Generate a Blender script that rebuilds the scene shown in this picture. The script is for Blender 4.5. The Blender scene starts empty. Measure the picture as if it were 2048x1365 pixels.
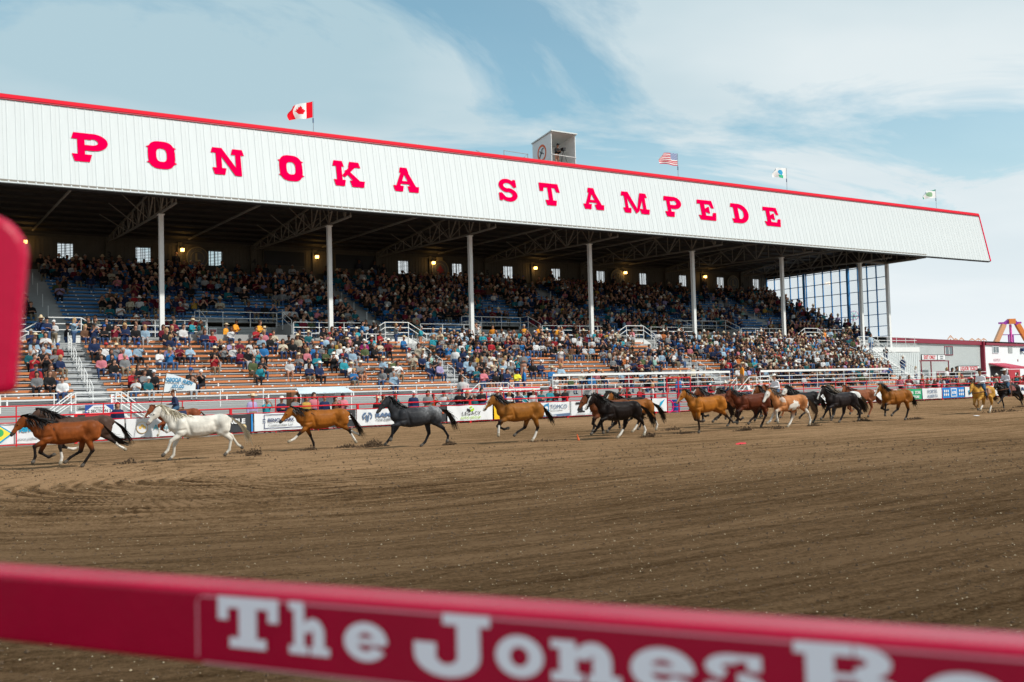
import bpy, bmesh, math, random
import numpy as np
from mathutils import Vector, Matrix, Quaternion
random.seed(11); RNG = np.random.default_rng(7)
S = bpy.context.scene
COL = S.collection
R = math.radians

# ------------------------------------------------------------------ camera
cam_d = bpy.data.cameras.new('camera'); cam = bpy.data.objects.new('camera', cam_d); COL.objects.link(cam)
S.camera = cam
cam_d.sensor_width = 36; cam_d.lens = 35.13; cam_d.clip_start = 0.05; cam_d.clip_end = 6000
yaw, pitch, roll = 0.5749, 0.0468, -0.0268
fw = Vector((math.sin(yaw)*math.cos(pitch), math.cos(yaw)*math.cos(pitch), math.sin(pitch)))
r0 = Vector((math.cos(yaw), -math.sin(yaw), 0)); u0 = r0.cross(fw)
rr = r0*math.cos(roll)+u0*math.sin(roll); uu = -r0*math.sin(roll)+u0*math.cos(roll)
M = Matrix((rr, uu, -fw)).transposed().to_4x4(); M.translation = Vector((0, 0, 2.0))
cam.matrix_world = M
cam_d.dof.use_dof = True; cam_d.dof.focus_distance = 42; cam_d.dof.aperture_fstop = 2.8

# ------------------------------------------------------------------ light
SUN_DIR = Vector((0.40, -0.60, 0.69)).normalized()
sun_d = bpy.data.lights.new('sun', 'SUN'); sun_d.energy = 3.9; sun_d.angle = R(1.5); sun_d.color = (1, .95, .87)
sun = bpy.data.objects.new('sun', sun_d); COL.objects.link(sun)
sun.rotation_euler = SUN_DIR.to_track_quat('Z', 'Y').to_euler()
W = bpy.data.worlds.new('World'); S.world = W; W.use_nodes = True
nt = W.node_tree; nt.nodes.clear(); N = nt.nodes; L = nt.links
sky = N.new('ShaderNodeTexSky'); sky.sky_type = 'NISHITA'; sky.sun_disc = False
sky.sun_elevation = math.asin(SUN_DIR.z); sky.sun_rotation = math.atan2(SUN_DIR.x, SUN_DIR.y)
sky.air_density = 1.0; sky.dust_density = 0.6; sky.ozone_density = 1.0
bg1 = N.new('ShaderNodeBackground'); bg1.inputs[1].default_value = 0.14
bg2 = N.new('ShaderNodeBackground'); bg2.inputs[1].default_value = 1.0
tc = N.new('ShaderNodeTexCoord'); sp = N.new('ShaderNodeSeparateXYZ'); L.new(tc.outputs['Generated'], sp.inputs[0])
def mth(op, a, b=None, c=None):
    n = N.new('ShaderNodeMath'); n.operation = op
    for i, v in enumerate((a, b, c)):
        if v is None: continue
        if isinstance(v, (int, float)): n.inputs[i].default_value = v
        else: L.new(v, n.inputs[i])
    return n.outputs[0]
den = mth('ADD', mth('MAXIMUM', sp.outputs[2], 0.0), 0.10)
cb = N.new('ShaderNodeCombineXYZ'); L.new(mth('DIVIDE', sp.outputs[0], den), cb.inputs[0]); L.new(mth('DIVIDE', sp.outputs[1], den), cb.inputs[1])
mp = N.new('ShaderNodeMapping'); L.new(cb.outputs[0], mp.inputs[0]); mp.inputs['Rotation'].default_value = (0, 0, R(28)); mp.inputs['Scale'].default_value = (.85, 1.15, 1); mp.inputs['Location'].default_value = (3.3, 1.2, 0)
n1 = N.new('ShaderNodeTexNoise'); n1.inputs['Scale'].default_value = .75; n1.inputs['Detail'].default_value = 7; n1.inputs['Roughness'].default_value = .62; n1.inputs['Distortion'].default_value = .9
L.new(mp.outputs[0], n1.inputs['Vector'])
n2 = N.new('ShaderNodeTexNoise'); n2.inputs['Scale'].default_value = .45; n2.inputs['Detail'].default_value = 5; L.new(mp.outputs[0], n2.inputs['Vector'])
cr = N.new('ShaderNodeValToRGB'); cr.color_ramp.elements[0].position = .42; cr.color_ramp.elements[1].position = .54; L.new(n1.outputs[0], cr.inputs[0])
# thin bright veil close to the horizon
hz = N.new('ShaderNodeMapRange'); hz.inputs[1].default_value = .0; hz.inputs[2].default_value = .26; hz.inputs[3].default_value = 1.0; hz.inputs[4].default_value = 0.0; L.new(sp.outputs[2], hz.inputs[0])
mask = mth('MINIMUM', mth('ADD', mth('ADD', mth('MULTIPLY', cr.outputs[0], .70), .26), mth('MULTIPLY', hz.outputs[0], .95)), 1.0)
cc = N.new('ShaderNodeMix'); cc.data_type = 'RGBA'; cc.inputs[6].default_value = (.44, .60, .67, 1); cc.inputs[7].default_value = (.76, .83, .85, 1)
cr2 = N.new('ShaderNodeValToRGB'); cr2.color_ramp.elements[0].position = .38; cr2.color_ramp.elements[1].position = .62; L.new(n2.outputs[0], cr2.inputs[0]); L.new(cr2.outputs[0], cc.inputs[0])
c3 = N.new('ShaderNodeMix'); c3.data_type = 'RGBA'; L.new(hz.outputs[0], c3.inputs[0]); L.new(cc.outputs[2], c3.inputs[6]); c3.inputs[7].default_value = (.90, .935, .955, 1)
L.new(c3.outputs[2], bg2.inputs[0])
tn = N.new('ShaderNodeVectorMath'); tn.operation = 'MULTIPLY'; tn.inputs[1].default_value = (.68, 1.08, .98); L.new(sky.outputs[0], tn.inputs[0]); L.new(tn.outputs[0], bg1.inputs[0])
ms = N.new('ShaderNodeMixShader'); L.new(mask, ms.inputs[0]); L.new(bg1.outputs[0], ms.inputs[1]); L.new(bg2.outputs[0], ms.inputs[2])
wo = N.new('ShaderNodeOutputWorld'); L.new(ms.outputs[0], wo.inputs[0])
vs = S.view_settings; vs.view_transform = 'Standard'; vs.look = 'None'; vs.exposure = 0.06; vs.gamma = 1; vs.use_curve_mapping = False
S.cycles.max_bounces = 6; S.cycles.transparent_max_bounces = 12; S.cycles.use_denoising = True

# ------------------------------------------------------------------ helpers
def tag(o, label=None, cat=None, group=None, kind=None):
    if label: o['label'] = label
    if cat: o['category'] = cat
    if group: o['group'] = group
    if kind: o['kind'] = kind
    return o
def empty(name, loc=(0, 0, 0), parent=None, rz=0):
    o = bpy.data.objects.new(name, None); COL.objects.link(o); o.location = loc; o.rotation_euler.z = rz; o.parent = parent
    o.empty_display_size = .2
    return o
def link(name, me, parent=None, loc=None, rz=None):
    o = bpy.data.objects.new(name, me); COL.objects.link(o); o.parent = parent
    if loc is not None: o.location = loc
    if rz is not None: o.rotation_euler.z = rz
    return o
MATS = {}
def mat(name, col=(.5, .5, .5), rough=.6, metal=0, noise=0.0, nscale=8, bump=0.0, bscale=40, emit=None, estr=0, attr=None, spec=.4, alpha=None, stretch=None):
    if name in MATS: return MATS[name]
    m = bpy.data.materials.new(name); m.use_nodes = True; nt = m.node_tree; b = nt.nodes['Principled BSDF']
    b.inputs['Roughness'].default_value = rough; b.inputs['Metallic'].default_value = metal
    b.inputs['Specular IOR Level'].default_value = spec
    csock = None
    if attr:
        a = nt.nodes.new('ShaderNodeAttribute'); a.attribute_name = attr; csock = a.outputs['Color']
    else:
        rgb = nt.nodes.new('ShaderNodeRGB'); rgb.outputs[0].default_value = (*col, 1); csock = rgb.outputs[0]
    vec = None
    if noise or bump:
        t = nt.nodes.new('ShaderNodeTexCoord'); vec = t.outputs['Object']
        if stretch:
            mpn = nt.nodes.new('ShaderNodeMapping'); mpn.inputs['Scale'].default_value = stretch; nt.links.new(vec, mpn.inputs[0]); vec = mpn.outputs[0]
    if noise:
        n = nt.nodes.new('ShaderNodeTexNoise'); n.inputs['Scale'].default_value = nscale; n.inputs['Detail'].default_value = 6; n.inputs['Roughness'].default_value = .65
        nt.links.new(vec, n.inputs['Vector'])
        mr = nt.nodes.new('ShaderNodeMapRange'); mr.inputs[1].default_value = .25; mr.inputs[2].default_value = .75; mr.inputs[3].default_value = 1-noise; mr.inputs[4].default_value = 1+noise*.6
        nt.links.new(n.outputs[0], mr.inputs[0])
        vm = nt.nodes.new('ShaderNodeVectorMath'); vm.operation = 'SCALE'; nt.links.new(csock, vm.inputs[0]); nt.links.new(mr.outputs[0], vm.inputs['Scale'])
        csock = vm.outputs[0]
    nt.links.new(csock, b.inputs['Base Color'])
    if bump:
        n = nt.nodes.new('ShaderNodeTexNoise'); n.inputs['Scale'].default_value = bscale; n.inputs['Detail'].default_value = 4; nt.links.new(vec, n.inputs['Vector'])
        bp = nt.nodes.new('ShaderNodeBump'); bp.inputs['Strength'].default_value = bump; bp.inputs['Distance'].default_value = .02
        nt.links.new(n.outputs[0], bp.inputs['Height']); nt.links.new(bp.outputs[0], b.inputs['Normal'])
    if emit:
        b.inputs['Emission Color'].default_value = (*emit, 1); b.inputs['Emission Strength'].default_value = estr
    MATS[name] = m
    return m

class MB:
    """collects boxes, bars and tubes, then links them as one mesh object"""
    def __init__(s): s.v = []; s.f = []; s.m = []
    def add(s, vs, fs, mi=0):
        o = len(s.v); s.v += [tuple(x) for x in vs]; s.f += [tuple(i+o for i in f) for f in fs]; s.m += [mi]*len(fs)
    def box(s, a, b, mi=0):
        x0, y0, z0 = a; x1, y1, z1 = b
        s.add([(x0, y0, z0), (x1, y0, z0), (x1, y1, z0), (x0, y1, z0), (x0, y0, z1), (x1, y0, z1), (x1, y1, z1), (x0, y1, z1)],
              [(0, 3, 2, 1), (4, 5, 6, 7), (0, 1, 5, 4), (1, 2, 6, 5), (2, 3, 7, 6), (3, 0, 4, 7)], mi)
    def bar(s, p, q, w, h=None, mi=0, n=4, ra=None):
        """bar from p to q; n sided"""
        p = Vector(p); q = Vector(q); d = (q-p)
        if d.length < 1e-6: return
        d.normalize(); up = Vector((0, 0, 1)) if abs(d.z) < .95 else Vector((0, 1, 0))
        a = d.cross(up).normalized(); b = a.cross(d).normalized(); h = h or w
        vs = []
        for c, k in ((p, 1), (q, ra or 1)):
            for i in range(n):
                t = 2*math.pi*(i+.5)/n; rad = 1/math.cos(math.pi/n) if n == 4 else 1
                vs.append(c+a*(math.cos(t)*w*.5*rad*k)+b*(math.sin(t)*h*.5*rad*k))
        fs = [(i, (i+1) % n, n+(i+1) % n, n+i) for i in range(n)]
        fs += [tuple(range(n-1, -1, -1)), tuple(range(n, 2*n))]
        s.add(vs, fs, mi)
    def mesh(s, name, mats):
        me = bpy.data.meshes.new(name); me.from_pydata(s.v, [], s.f)
        for m in (mats if isinstance(mats, (list, tuple)) else [mats]): me.materials.append(m)
        if any(s.m): me.polygons.foreach_set('material_index', s.m)
        me.update(); return me
    def build(s, name, mats, parent=None, loc=None, rz=None):
        return link(name, s.mesh(name, mats), parent, loc, rz)
def pipe(mb, pts, w, n=6, mi=0):
    for a, b in zip(pts[:-1], pts[1:]): mb.bar(a, b, w, None, mi, n)

def text_me(body, size=1.0, ext=.01, bold=0.0, align='CENTER', sx=1.0, space=1.0, shear=0):
    """flat lettering in the XY plane, facing +Z, as a mesh"""
    c = bpy.data.curves.new('lettering', 'FONT'); c.body = body; c.size = size; c.extrude = ext; c.offset = bold
    c.align_x = align; c.align_y = 'BOTTOM_BASELINE'; c.resolution_u = 3; c.space_character = space; c.shear = shear
    o = bpy.data.objects.new('lettering', c); COL.objects.link(o)
    bpy.context.view_layer.update()
    me = bpy.data.meshes.new_from_object(o.evaluated_get(bpy.context.evaluated_depsgraph_get()))
    bpy.data.objects.remove(o); bpy.data.curves.remove(c)
    if sx != 1: me.transform(Matrix.Diagonal((sx, 1, 1, 1)))
    me.materials.clear()
    return me
def lettering(body, m, place, parent, name='lettering', **k):
    me = text_me(body, **k); me.materials.append(m); me.transform(place)
    return link(name, me, parent)
FACE_Y = Matrix.Rotation(R(90), 4, 'X')       # XY lettering turned to stand up and face -Y
def stand(x, y, z): return Matrix.Translation((x, y, z)) @ FACE_Y

# ------------------------------------------------------------------ materials
M_white = mat('white_paint', (.78, .79, .78), .45, noise=.06, nscale=3)
M_rail = mat('white_rail_paint', (.80, .81, .80), .4)
M_panel = mat('white_steel_sheet', (.58, .62, .63), .55, noise=.07, nscale=.9, stretch=(1, 1, .12))
M_red = mat('red_paint', (.62, .008, .02), .35, noise=.08, nscale=3)
M_letter = mat('crimson_letter_paint', (.78, .0, .065), .9, noise=.05, nscale=2, spec=0)
M_cap = mat('red_roof_trim', (.70, .014, .034), .7, spec=.1)
M_dark = mat('dark_steel', (.016, .015, .014), .7)
M_truss = mat('grey_brown_steel', (.24, .22, .19), .6, noise=.2, nscale=2)
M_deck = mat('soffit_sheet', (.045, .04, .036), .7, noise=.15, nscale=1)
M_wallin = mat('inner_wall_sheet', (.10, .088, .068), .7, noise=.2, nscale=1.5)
M_alu = mat('aluminium_tread', (.34, .35, .35), .45, metal=.0, noise=.12, nscale=5, stretch=(.3, 3, 3))
M_orange = mat('orange_bench_paint', (.56, .19, .065), .5, noise=.22, nscale=3, stretch=(.5, 4, 4))
M_blue = mat('blue_bench_paint', (.008, .14, .37), .5, noise=.15, nscale=3)
M_conc = mat('concrete', (.36, .35, .33), .85, noise=.15, nscale=4)
M_maroon = mat('burgundy_trim', (.24, .012, .035), .5, noise=.08, nscale=2)
M_grey = mat('grey_steel_sheet', (.62, .66, .66), .5, noise=.05, nscale=.7)
M_black = mat('black_paint', (.012, .012, .014), .5)
M_frame = mat('pale_window_frame', (.62, .66, .70), .45)
def coat(): return mat('animal_coat', attr='Col', rough=.5, noise=.25, nscale=5, spec=.10, bump=.5, bscale=9)
def hairm(): return mat('hair_strands', attr='Col', rough=.5, noise=.1, nscale=20)
# ================================================================== ground
ground_m = mat('gravel_ground', (.21, .18, .145), .95, noise=.25, nscale=.8, bump=.4, bscale=12)
g = MB(); g.add([(-3000, -3000, -.05), (3000, -3000, -.05), (3000, 3000, -.05), (-3000, 3000, -.05)], [(0, 1, 2, 3)])
tag(g.build('ground', ground_m), 'pale gravel ground around the arena and stand', kind='structure')
FX = [-40, -8, 4.8, 11.5, 22.8, 37.6, 170]; FYv = [46.0, 47.0, 47.6, 48.6, 50.3, 51.0, 51.0]
def F(x): return float(np.interp(x, FX, FYv))
# harrowed dirt: the harrow runs along the stand and turns in arcs at the left
TX, TY = 8.2, 24.0
def track(X, Y):
    dx = np.minimum(X-TX, 0.0)*.9; dy = Y-TY
    r = np.sign(dy+1e-6)*np.sqrt(dx*dx+dy*dy)
    r = r+.35*np.sin(X*.06+1.0)+.12*np.sin(X*.21)
    a = np.where(X > TX, X-TX, 0)+np.arctan2(-dx, np.abs(dy)+1e-3)*(np.abs(r)+1)
    return r, a
def vnoise(x, y, seed=0):
    xi = np.floor(x).astype(np.int64); yi = np.floor(y).astype(np.int64); xf = x-xi; yf = y-yi
    xf = xf*xf*(3-2*xf); yf = yf*yf*(3-2*yf)
    def h(a, b):
        n = (a*374761393+b*668265263+seed*982451653) & 0x7fffffff
        n = ((n ^ (n >> 13))*1274126177) & 0x7fffffff
        return ((n ^ (n >> 16)) & 0xffff)/65535.0
    return (h(xi, yi)*(1-xf)+h(xi+1, yi)*xf)*(1-yf)+(h(xi, yi+1)*(1-xf)+h(xi+1, yi+1)*xf)*yf
def height(X, Y):
    r, a = track(X, Y)
    z = .020*vnoise(r*1.9, a*.10, 1)+.026*vnoise(r*4.2, a*.35, 2)+.016*vnoise(r*9, a*1.2, 3)
    near = np.clip((22-Y)/14, 0, 1)
    z = z+(.006+.012*near)*vnoise(X*6, Y*6, 4)+.05*(vnoise(X*.12, Y*.16, 5)-.5)+.012*vnoise(X*14, Y*14, 8)*near
    turn = np.clip((16-X)/8, 0, 1)*np.clip((Y-14)/4, 0, 1)*np.clip((34-Y)/5, 0, 1)
    z = z+turn*.075*(.5+.5*np.sin(np.abs(r)*2*np.pi/.40+1.2*vnoise(X*.4, Y*.4, 6)))**2*(.4+.9*vnoise(X*.5+9, Y*.5, 16))
    return z
ys = np.concatenate([np.arange(1.5, 12, .07), np.arange(12, 24, .11), np.arange(24, 46.4, .16)])
t_ = np.linspace(0, 1, 30)[1:]
xs = np.concatenate([np.arange(-14, 30, .11), np.arange(30, 62, .2), np.arange(62, 130, .5)])
nX, nY0, nT = len(xs), len(ys), len(t_)
Xg = np.repeat(xs[None, :], nY0+nT, 0)
Fv = np.interp(xs, FX, FYv)+.25
Yg = np.concatenate([np.repeat(ys[:, None], nX, 1), ys[-1]+(Fv[None, :]-ys[-1])*t_[:, None]], 0)
Zg = height(Xg, Yg); Zg[-1, :] = -.06
nR = nY0+nT
me = bpy.data.meshes.new('arena_dirt')
co = np.stack([Xg, Yg, Zg], -1).reshape(-1, 3)
idx = np.arange(nR*nX).reshape(nR, nX)
quads = np.stack([idx[:-1, :-1], idx[:-1, 1:], idx[1:, 1:], idx[1:, :-1]], -1).reshape(-1, 4)
me.vertices.add(len(co)); me.vertices.foreach_set('co', co.ravel().astype(np.float32))
me.loops.add(quads.size); me.loops.foreach_set('vertex_index', quads.ravel().astype(np.int32))
me.polygons.add(len(quads)); me.polygons.foreach_set('loop_start', np.arange(0, quads.size, 4, dtype=np.int32)); me.polygons.foreach_set('loop_total', np.full(len(quads), 4, np.int32))
rt, at = track(Xg, Yg)
uvl = me.uv_layers.new(name='Track'); uv = np.stack([at, rt], -1).reshape(-1, 2)[quads.ravel()]
uvl.data.foreach_set('uv', uv.ravel().astype(np.float32))
me.polygons.foreach_set('use_smooth', np.ones(len(quads), bool)); me.update()
dm = bpy.data.materials.new('harrowed_dirt'); dm.use_nodes = True; nt = dm.node_tree; nd = nt.nodes; lk = nt.links; b = nd['Principled BSDF']
b.inputs['Roughness'].default_value = .95; b.inputs['Specular IOR Level'].default_value = .0
uvn = nd.new('ShaderNodeUVMap'); uvn.uv_map = 'Track'; tco = nd.new('ShaderNodeTexCoord')
def nz(vec, scale, sc, det=5, rough=.6):
    mpn = nd.new('ShaderNodeMapping'); mpn.inputs['Scale'].default_value = sc; lk.new(vec, mpn.inputs[0])
    n = nd.new('ShaderNodeTexNoise'); n.inputs['Scale'].default_value = scale; n.inputs['Detail'].default_value = det; n.inputs['Roughness'].default_value = rough
    lk.new(mpn.outputs[0], n.inputs['Vector']); return n.outputs[0]
streak = nz(uvn.outputs[0], 1.0, (.16, 2.4, 1), 8, .68)
streak2 = nz(uvn.outputs[0], 1.0, (1.6, 10.0, 1), 6, .7)
patch = nz(tco.outputs['Object'], .10, (1, 1, 1), 4, .5)
grain = nz(tco.outputs['Object'], 15, (1, 1, 1), 8, .85)
def add(a, b_, op='ADD'):
    n = nd.new('ShaderNodeMath'); n.operation = op
    for i, v in enumerate((a, b_)):
        if isinstance(v, (int, float)): n.inputs[i].default_value = v
        else: lk.new(v, n.inputs[i])
    return n.outputs[0]
tot = add(add(add(add(streak, 1.15, 'MULTIPLY'), add(streak2, .75, 'MULTIPLY')), add(patch, .6, 'MULTIPLY')), add(grain, 1.5, 'MULTIPLY'))
crp = nd.new('ShaderNodeValToRGB'); e = crp.color_ramp.elements; e[0].position = .42; e[0].color = (.058, .032, .016, 1); e[1].position = .585; e[1].color = (.37, .228, .125, 1)
k = crp.color_ramp.elements.new(.5); k.color = (.185, .110, .056, 1)
trn = nd.new('ShaderNodeSeparateXYZ'); lk.new(uvn.outputs[0], trn.inputs[0]); tpos = nd.new('ShaderNodeSeparateXYZ'); lk.new(tco.outputs['Object'], tpos.inputs[0])
wob = nz(tco.outputs['Object'], .5, (1, 1, 1), 3, .5)
fur = add(add(add(add(trn.outputs[1], 0.0), 15.7, 'MULTIPLY'), add(wob, 2.5, 'MULTIPLY')), 0.0, 'ADD'); fs_ = nd.new('ShaderNodeMath'); fs_.operation = 'SINE'; lk.new(fur, fs_.inputs[0])
mk = nd.new('ShaderNodeMapRange'); mk.inputs[1].default_value = 17; mk.inputs[2].default_value = 9; mk.inputs[3].default_value = 0; mk.inputs[4].default_value = 1; lk.new(tpos.outputs[0], mk.inputs[0])
mk2 = nd.new('ShaderNodeMapRange'); mk2.inputs[1].default_value = 14; mk2.inputs[2].default_value = 19; mk2.inputs[3].default_value = 0; mk2.inputs[4].default_value = 1; lk.new(tpos.outputs[1], mk2.inputs[0])
brk = nz(tco.outputs['Object'], .7, (1, 1, 1), 5, .6)
furrow = add(add(add(mk.outputs[0], mk2.outputs[0], 'MULTIPLY'), add(add(brk, .38, 'SUBTRACT'), 1.5, 'MULTIPLY'), 'MULTIPLY'), fs_.outputs[0], 'MULTIPLY')
lk.new(add(add(tot, furrow), 3.7, 'DIVIDE'), crp.inputs[0])
vor = nd.new('ShaderNodeTexVoronoi'); vor.inputs['Scale'].default_value = 13; vor.inputs['Randomness'].default_value = 1; lk.new(tco.outputs['Object'], vor.inputs['Vector'])
lt = add(vor.outputs['Distance'], .045, 'LESS_THAN')
mx = nd.new('ShaderNodeMix'); mx.data_type = 'RGBA'; lk.new(lt, mx.inputs[0]); lk.new(crp.outputs[0], mx.inputs[6]); mx.inputs[7].default_value = (.42, .33, .20, 1)
# soil coloured darker, in streaks, towards the camera's end of the arena
sepc = nd.new('ShaderNodeSeparateXYZ'); lk.new(tco.outputs['Object'], sepc.inputs[0])
near_dark = nd.new('ShaderNodeMapRange'); near_dark.inputs[1].default_value = 24; near_dark.inputs[2].default_value = 9; near_dark.inputs[3].default_value = 1.0; near_dark.inputs[4].default_value = .55
dn_ = nz(uvn.outputs[0], 1.0, (.05, .5, 1), 4, .6)
lk.new(add(sepc.outputs[1], add(add(dn_, .5, 'SUBTRACT'), 16.0, 'MULTIPLY')), near_dark.inputs[0])
dsc = nd.new('ShaderNodeVectorMath'); dsc.operation = 'SCALE'; lk.new(mx.outputs[2], dsc.inputs[0]); lk.new(near_dark.outputs[0], dsc.inputs['Scale'])
lk.new(dsc.outputs[0], b.inputs['Base Color'])
bp = nd.new('ShaderNodeBump'); bp.inputs['Strength'].default_value = 1.0; bp.inputs['Distance'].default_value = .07
lk.new(add(add(streak2, .8, 'MULTIPLY'), add(grain, .9, 'MULTIPLY')), bp.inputs['Height']); lk.new(bp.outputs[0], b.inputs['Normal'])
me.materials.append(dm)
tag(link('arena_dirt', me), 'harrowed brown arena dirt with long curving grooves', kind='structure')
def gz(x, y): return float(height(np.array([x]), np.array([y]))[0])

# loose clods and wood chips lying on the dirt
def scatter(name, n, size, matl, label, seed, yr, zoff=.4):
    rg = np.random.default_rng(seed)
    d = yr[0]+(yr[1]-yr[0])*rg.random(n)**1.3
    ang = yaw+R(-29)+R(58)*rg.random(n)
    X = d*np.sin(ang); Y = d*np.cos(ang)
    k = (Y > 2) & (Y < np.interp(X, FX, FYv)-.5); X, Y = X[k], Y[k]; n = len(X)
    Z = height(X, Y)
    base = np.array([(1, 0, 0), (-1, 0, 0), (0, 1, 0), (0, -1, 0), (0, 0, 1), (0, 0, -.6)], float)
    fc = np.array([(0, 2, 4), (2, 1, 4), (1, 3, 4), (3, 0, 4), (2, 0, 5), (1, 2, 5), (3, 1, 5), (0, 3, 5)])
    s = size*(.35+1.1*rg.random(n)**2.5)*(.7+d[k]/26)
    a = rg.random(n)*6.28; st = .6+rg.random((n, 1, 3))*.8
    V = base[None]*(.7+.6*rg.random((n, 6, 1)))*st*s[:, None, None]
    x = V[..., 0]*np.cos(a)[:, None]-V[..., 1]*np.sin(a)[:, None]; y = V[..., 0]*np.sin(a)[:, None]+V[..., 1]*np.cos(a)[:, None]
    V = np.stack([x+X[:, None], y+Y[:, None], V[..., 2]*.7+Z[:, None]+s[:, None]*zoff*.4], -1).reshape(-1, 3)
    Fc = (fc[None]+(np.arange(n)*6)[:, None, None]).reshape(-1, 3)
    me = bpy.data.meshes.new(name); me.from_pydata(V.tolist(), [], Fc.tolist()); me.materials.append(matl)
    tag(link(name, me), label, kind='stuff')
scatter('dirt_clods', 16000, .0135, mat('dark_clod', (.095, .057, .030), .95, noise=.4, nscale=5), 'dark crumbly clods of soil lying over the arena', 3, (5, 34))
scatter('wood_chips', 5500, .0070, mat('pale_chip', (.46, .37, .24), .8, noise=.3, nscale=5), 'pale wood chips scattered in the arena dirt', 4, (5, 26), .9)

# ================================================================== grandstand
GS = empty('grandstand', (50, 56, 0)); GO = Vector((-50, -56, 0))
tag(GS, 'long white roofed grandstand with orange lower benches and blue upper benches', 'grandstand')
class GMB(MB):
    def build(s, name, mats, parent=None, loc=None, rz=None):
        # geometry is given in world metres; hang it under the stand's root
        p = parent or GS
        o = link(name, s.mesh(name, mats), p)
        o.matrix_parent_inverse = Matrix.Identity(4)
        if p == GS: o.location = GO
        return o
def gletter(body, m, place, parent=None, name='lettering', **k):
    o = lettering(body, m, place, parent or GS, name, **k)
    if (parent or GS) == GS: o.location = GO
    return o
X1, BAY = 15.925, 11.517
AISLES = [(9.2, 10.8), (31.9, 33.4), (54.4, 56.0), (77.0, 78.5)]
SECT = [(-4.0, 9.2), (10.8, 31.9), (33.4, 54.4), (56.0, 77.0), (78.5, 81.0)]
PORT = [(19.2, 25.1), (40.6, 46.3), (63.3, 69.0)]
def seatL(i): return 64-.8*i, 5.5-.33*i       # lower tier: row 0 is the top one
def seatU(n): return 67.8+.8*n, 6.35+.33*n
NL = 13
tier = GMB()
for i in range(NL):
    Y, z = seatL(i); zf = z-.43; xr = 86.4 if i < 11 else 72
    xr = min(xr, 81.1-.45*i)
    tier.box((-4, Y-.62, zf-.05), (xr, Y+.175, zf))
    for q in range(3): tier.box((-4, Y+.135+.001*q, zf+.012+q*.105), (xr, Y+.165, zf+.012+q*.105+.085))
lower = tier.build('lower_tier', M_alu)
for (a, b_) in SECT:
    n = max(1, round((b_-a)/5.3)); w = (b_-a)/n
    for i in range(NL):
        Y, z = seatL(i)
        if i >= 11 and (a < 36): continue
        for q in range(n):
            m = GMB(); x0, x1 = a+q*w+.03, min(a+(q+1)*w-.03, 81.0-.45*i)
            if x1-x0 < .5: continue
            m.box((x0, Y-.15, z-.045), (x1, Y+.13, z)); m.box((x0, Y-.165, z-.125), (x1, Y-.145, z+.004))
            x = x0+.35
            while x < x1:
                m.box((x, Y-.172, z-.06), (x+.10, Y-.166, z-.005), 1)
                x += 1.15
            x = x0+.9
            while x < x1:
                m.box((x, Y-.14, z-.45), (x+.07, Y-.06, z-.046), 1)
                x += 2.4
            m.build('bench_plank', [M_orange, M_rail], lower)
# front walkway and wall
m = GMB()
m.box((-4, 53.2, 1.30), (86.4, 54.85, 1.42)); lower_walk = m.build('front_walkway', M_alu)
m = GMB()
for k in range(8): m.box((-4, 53.22, .02+k*.16), (86.4, 53.26, .02+k*.16+.145))
m.build('front_wall', M_alu)
def railing(name, x0, x1, y, z0, zt, nr=3, step=2.35, w=.055, band=None, skip=(), mm=None):
    m = GMB(); x = x0
    rz_ = [zt-(zt-z0)*k/nr for k in range(nr)]
    for z in rz_: m.bar((x0, y, z), (x1, y, z), w*.9, None, 0, 6)
    while x <= x1+.01: m.bar((x, y, z0), (x, y, zt), w, None, 0, 6); x += step
    if band: m.box((x0, y-.06, zt-.02), (x1, y-.03, zt+band), 0)
    return m.build(name, mm or M_rail)
railing('railing', -4, 7.9, 53.3, 1.42, 2.32); railing('railing', 11.2, 30.6, 53.3, 1.42, 2.32); railing('railing', 33.6, 37.4, 53.3, 1.42, 2.32)
railing('railing', 37.6, 53.6, 53.3, 1.42, 2.70, 4, 3.2, band=.13); railing('railing', 56.8, 72.0, 53.3, 1.42, 2.70, 4, 3.2, band=.13); railing('railing', 72.1, 86.3, 53.3, 1.42, 2.32)
# double stairs up to the front walkway
def front_stair(cx, top=2.32):
    m = GMB(); y0, y1 = 51.9, 53.15; hw = 1.05
    m.box((cx-hw, y0, 1.30), (cx+hw, y1, 1.42))
    for s in (-1, 1):
        for k in range(7):
            x = cx+s*(hw+.24*k+.12); z = 1.42-.2*(k+1)
            m.box((x-.13, y0, z-.04), (x+.13, y1, z))
        m.bar((cx+s*hw, y0+.02, 1.3), (cx+s*(hw+1.75), y0+.02, 0), .05, .10)
        for y in (y0, y1):
            for dz in (0, .42): m.bar((cx+s*hw, y, top-dz), (cx+s*(hw+1.75), y, top-1.42-dz*.6+.02), .055, None, 0, 6)
            m.bar((cx+s*(hw+1.75), y, 0), (cx+s*(hw+1.75), y, top-1.38), .055, None, 0, 6)
            m.bar((cx+s*hw, y, 0), (cx+s*hw, y, top), .06, None, 0, 6)
    for dz in (0, .3, .6): m.bar((cx-hw, y0, top-dz), (cx+hw, y0, top-dz), .05, None, 0, 6)
    m.build('front_stair', M_rail)
for c in (9.55, 32.2, 55.2): front_stair(c)
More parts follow.
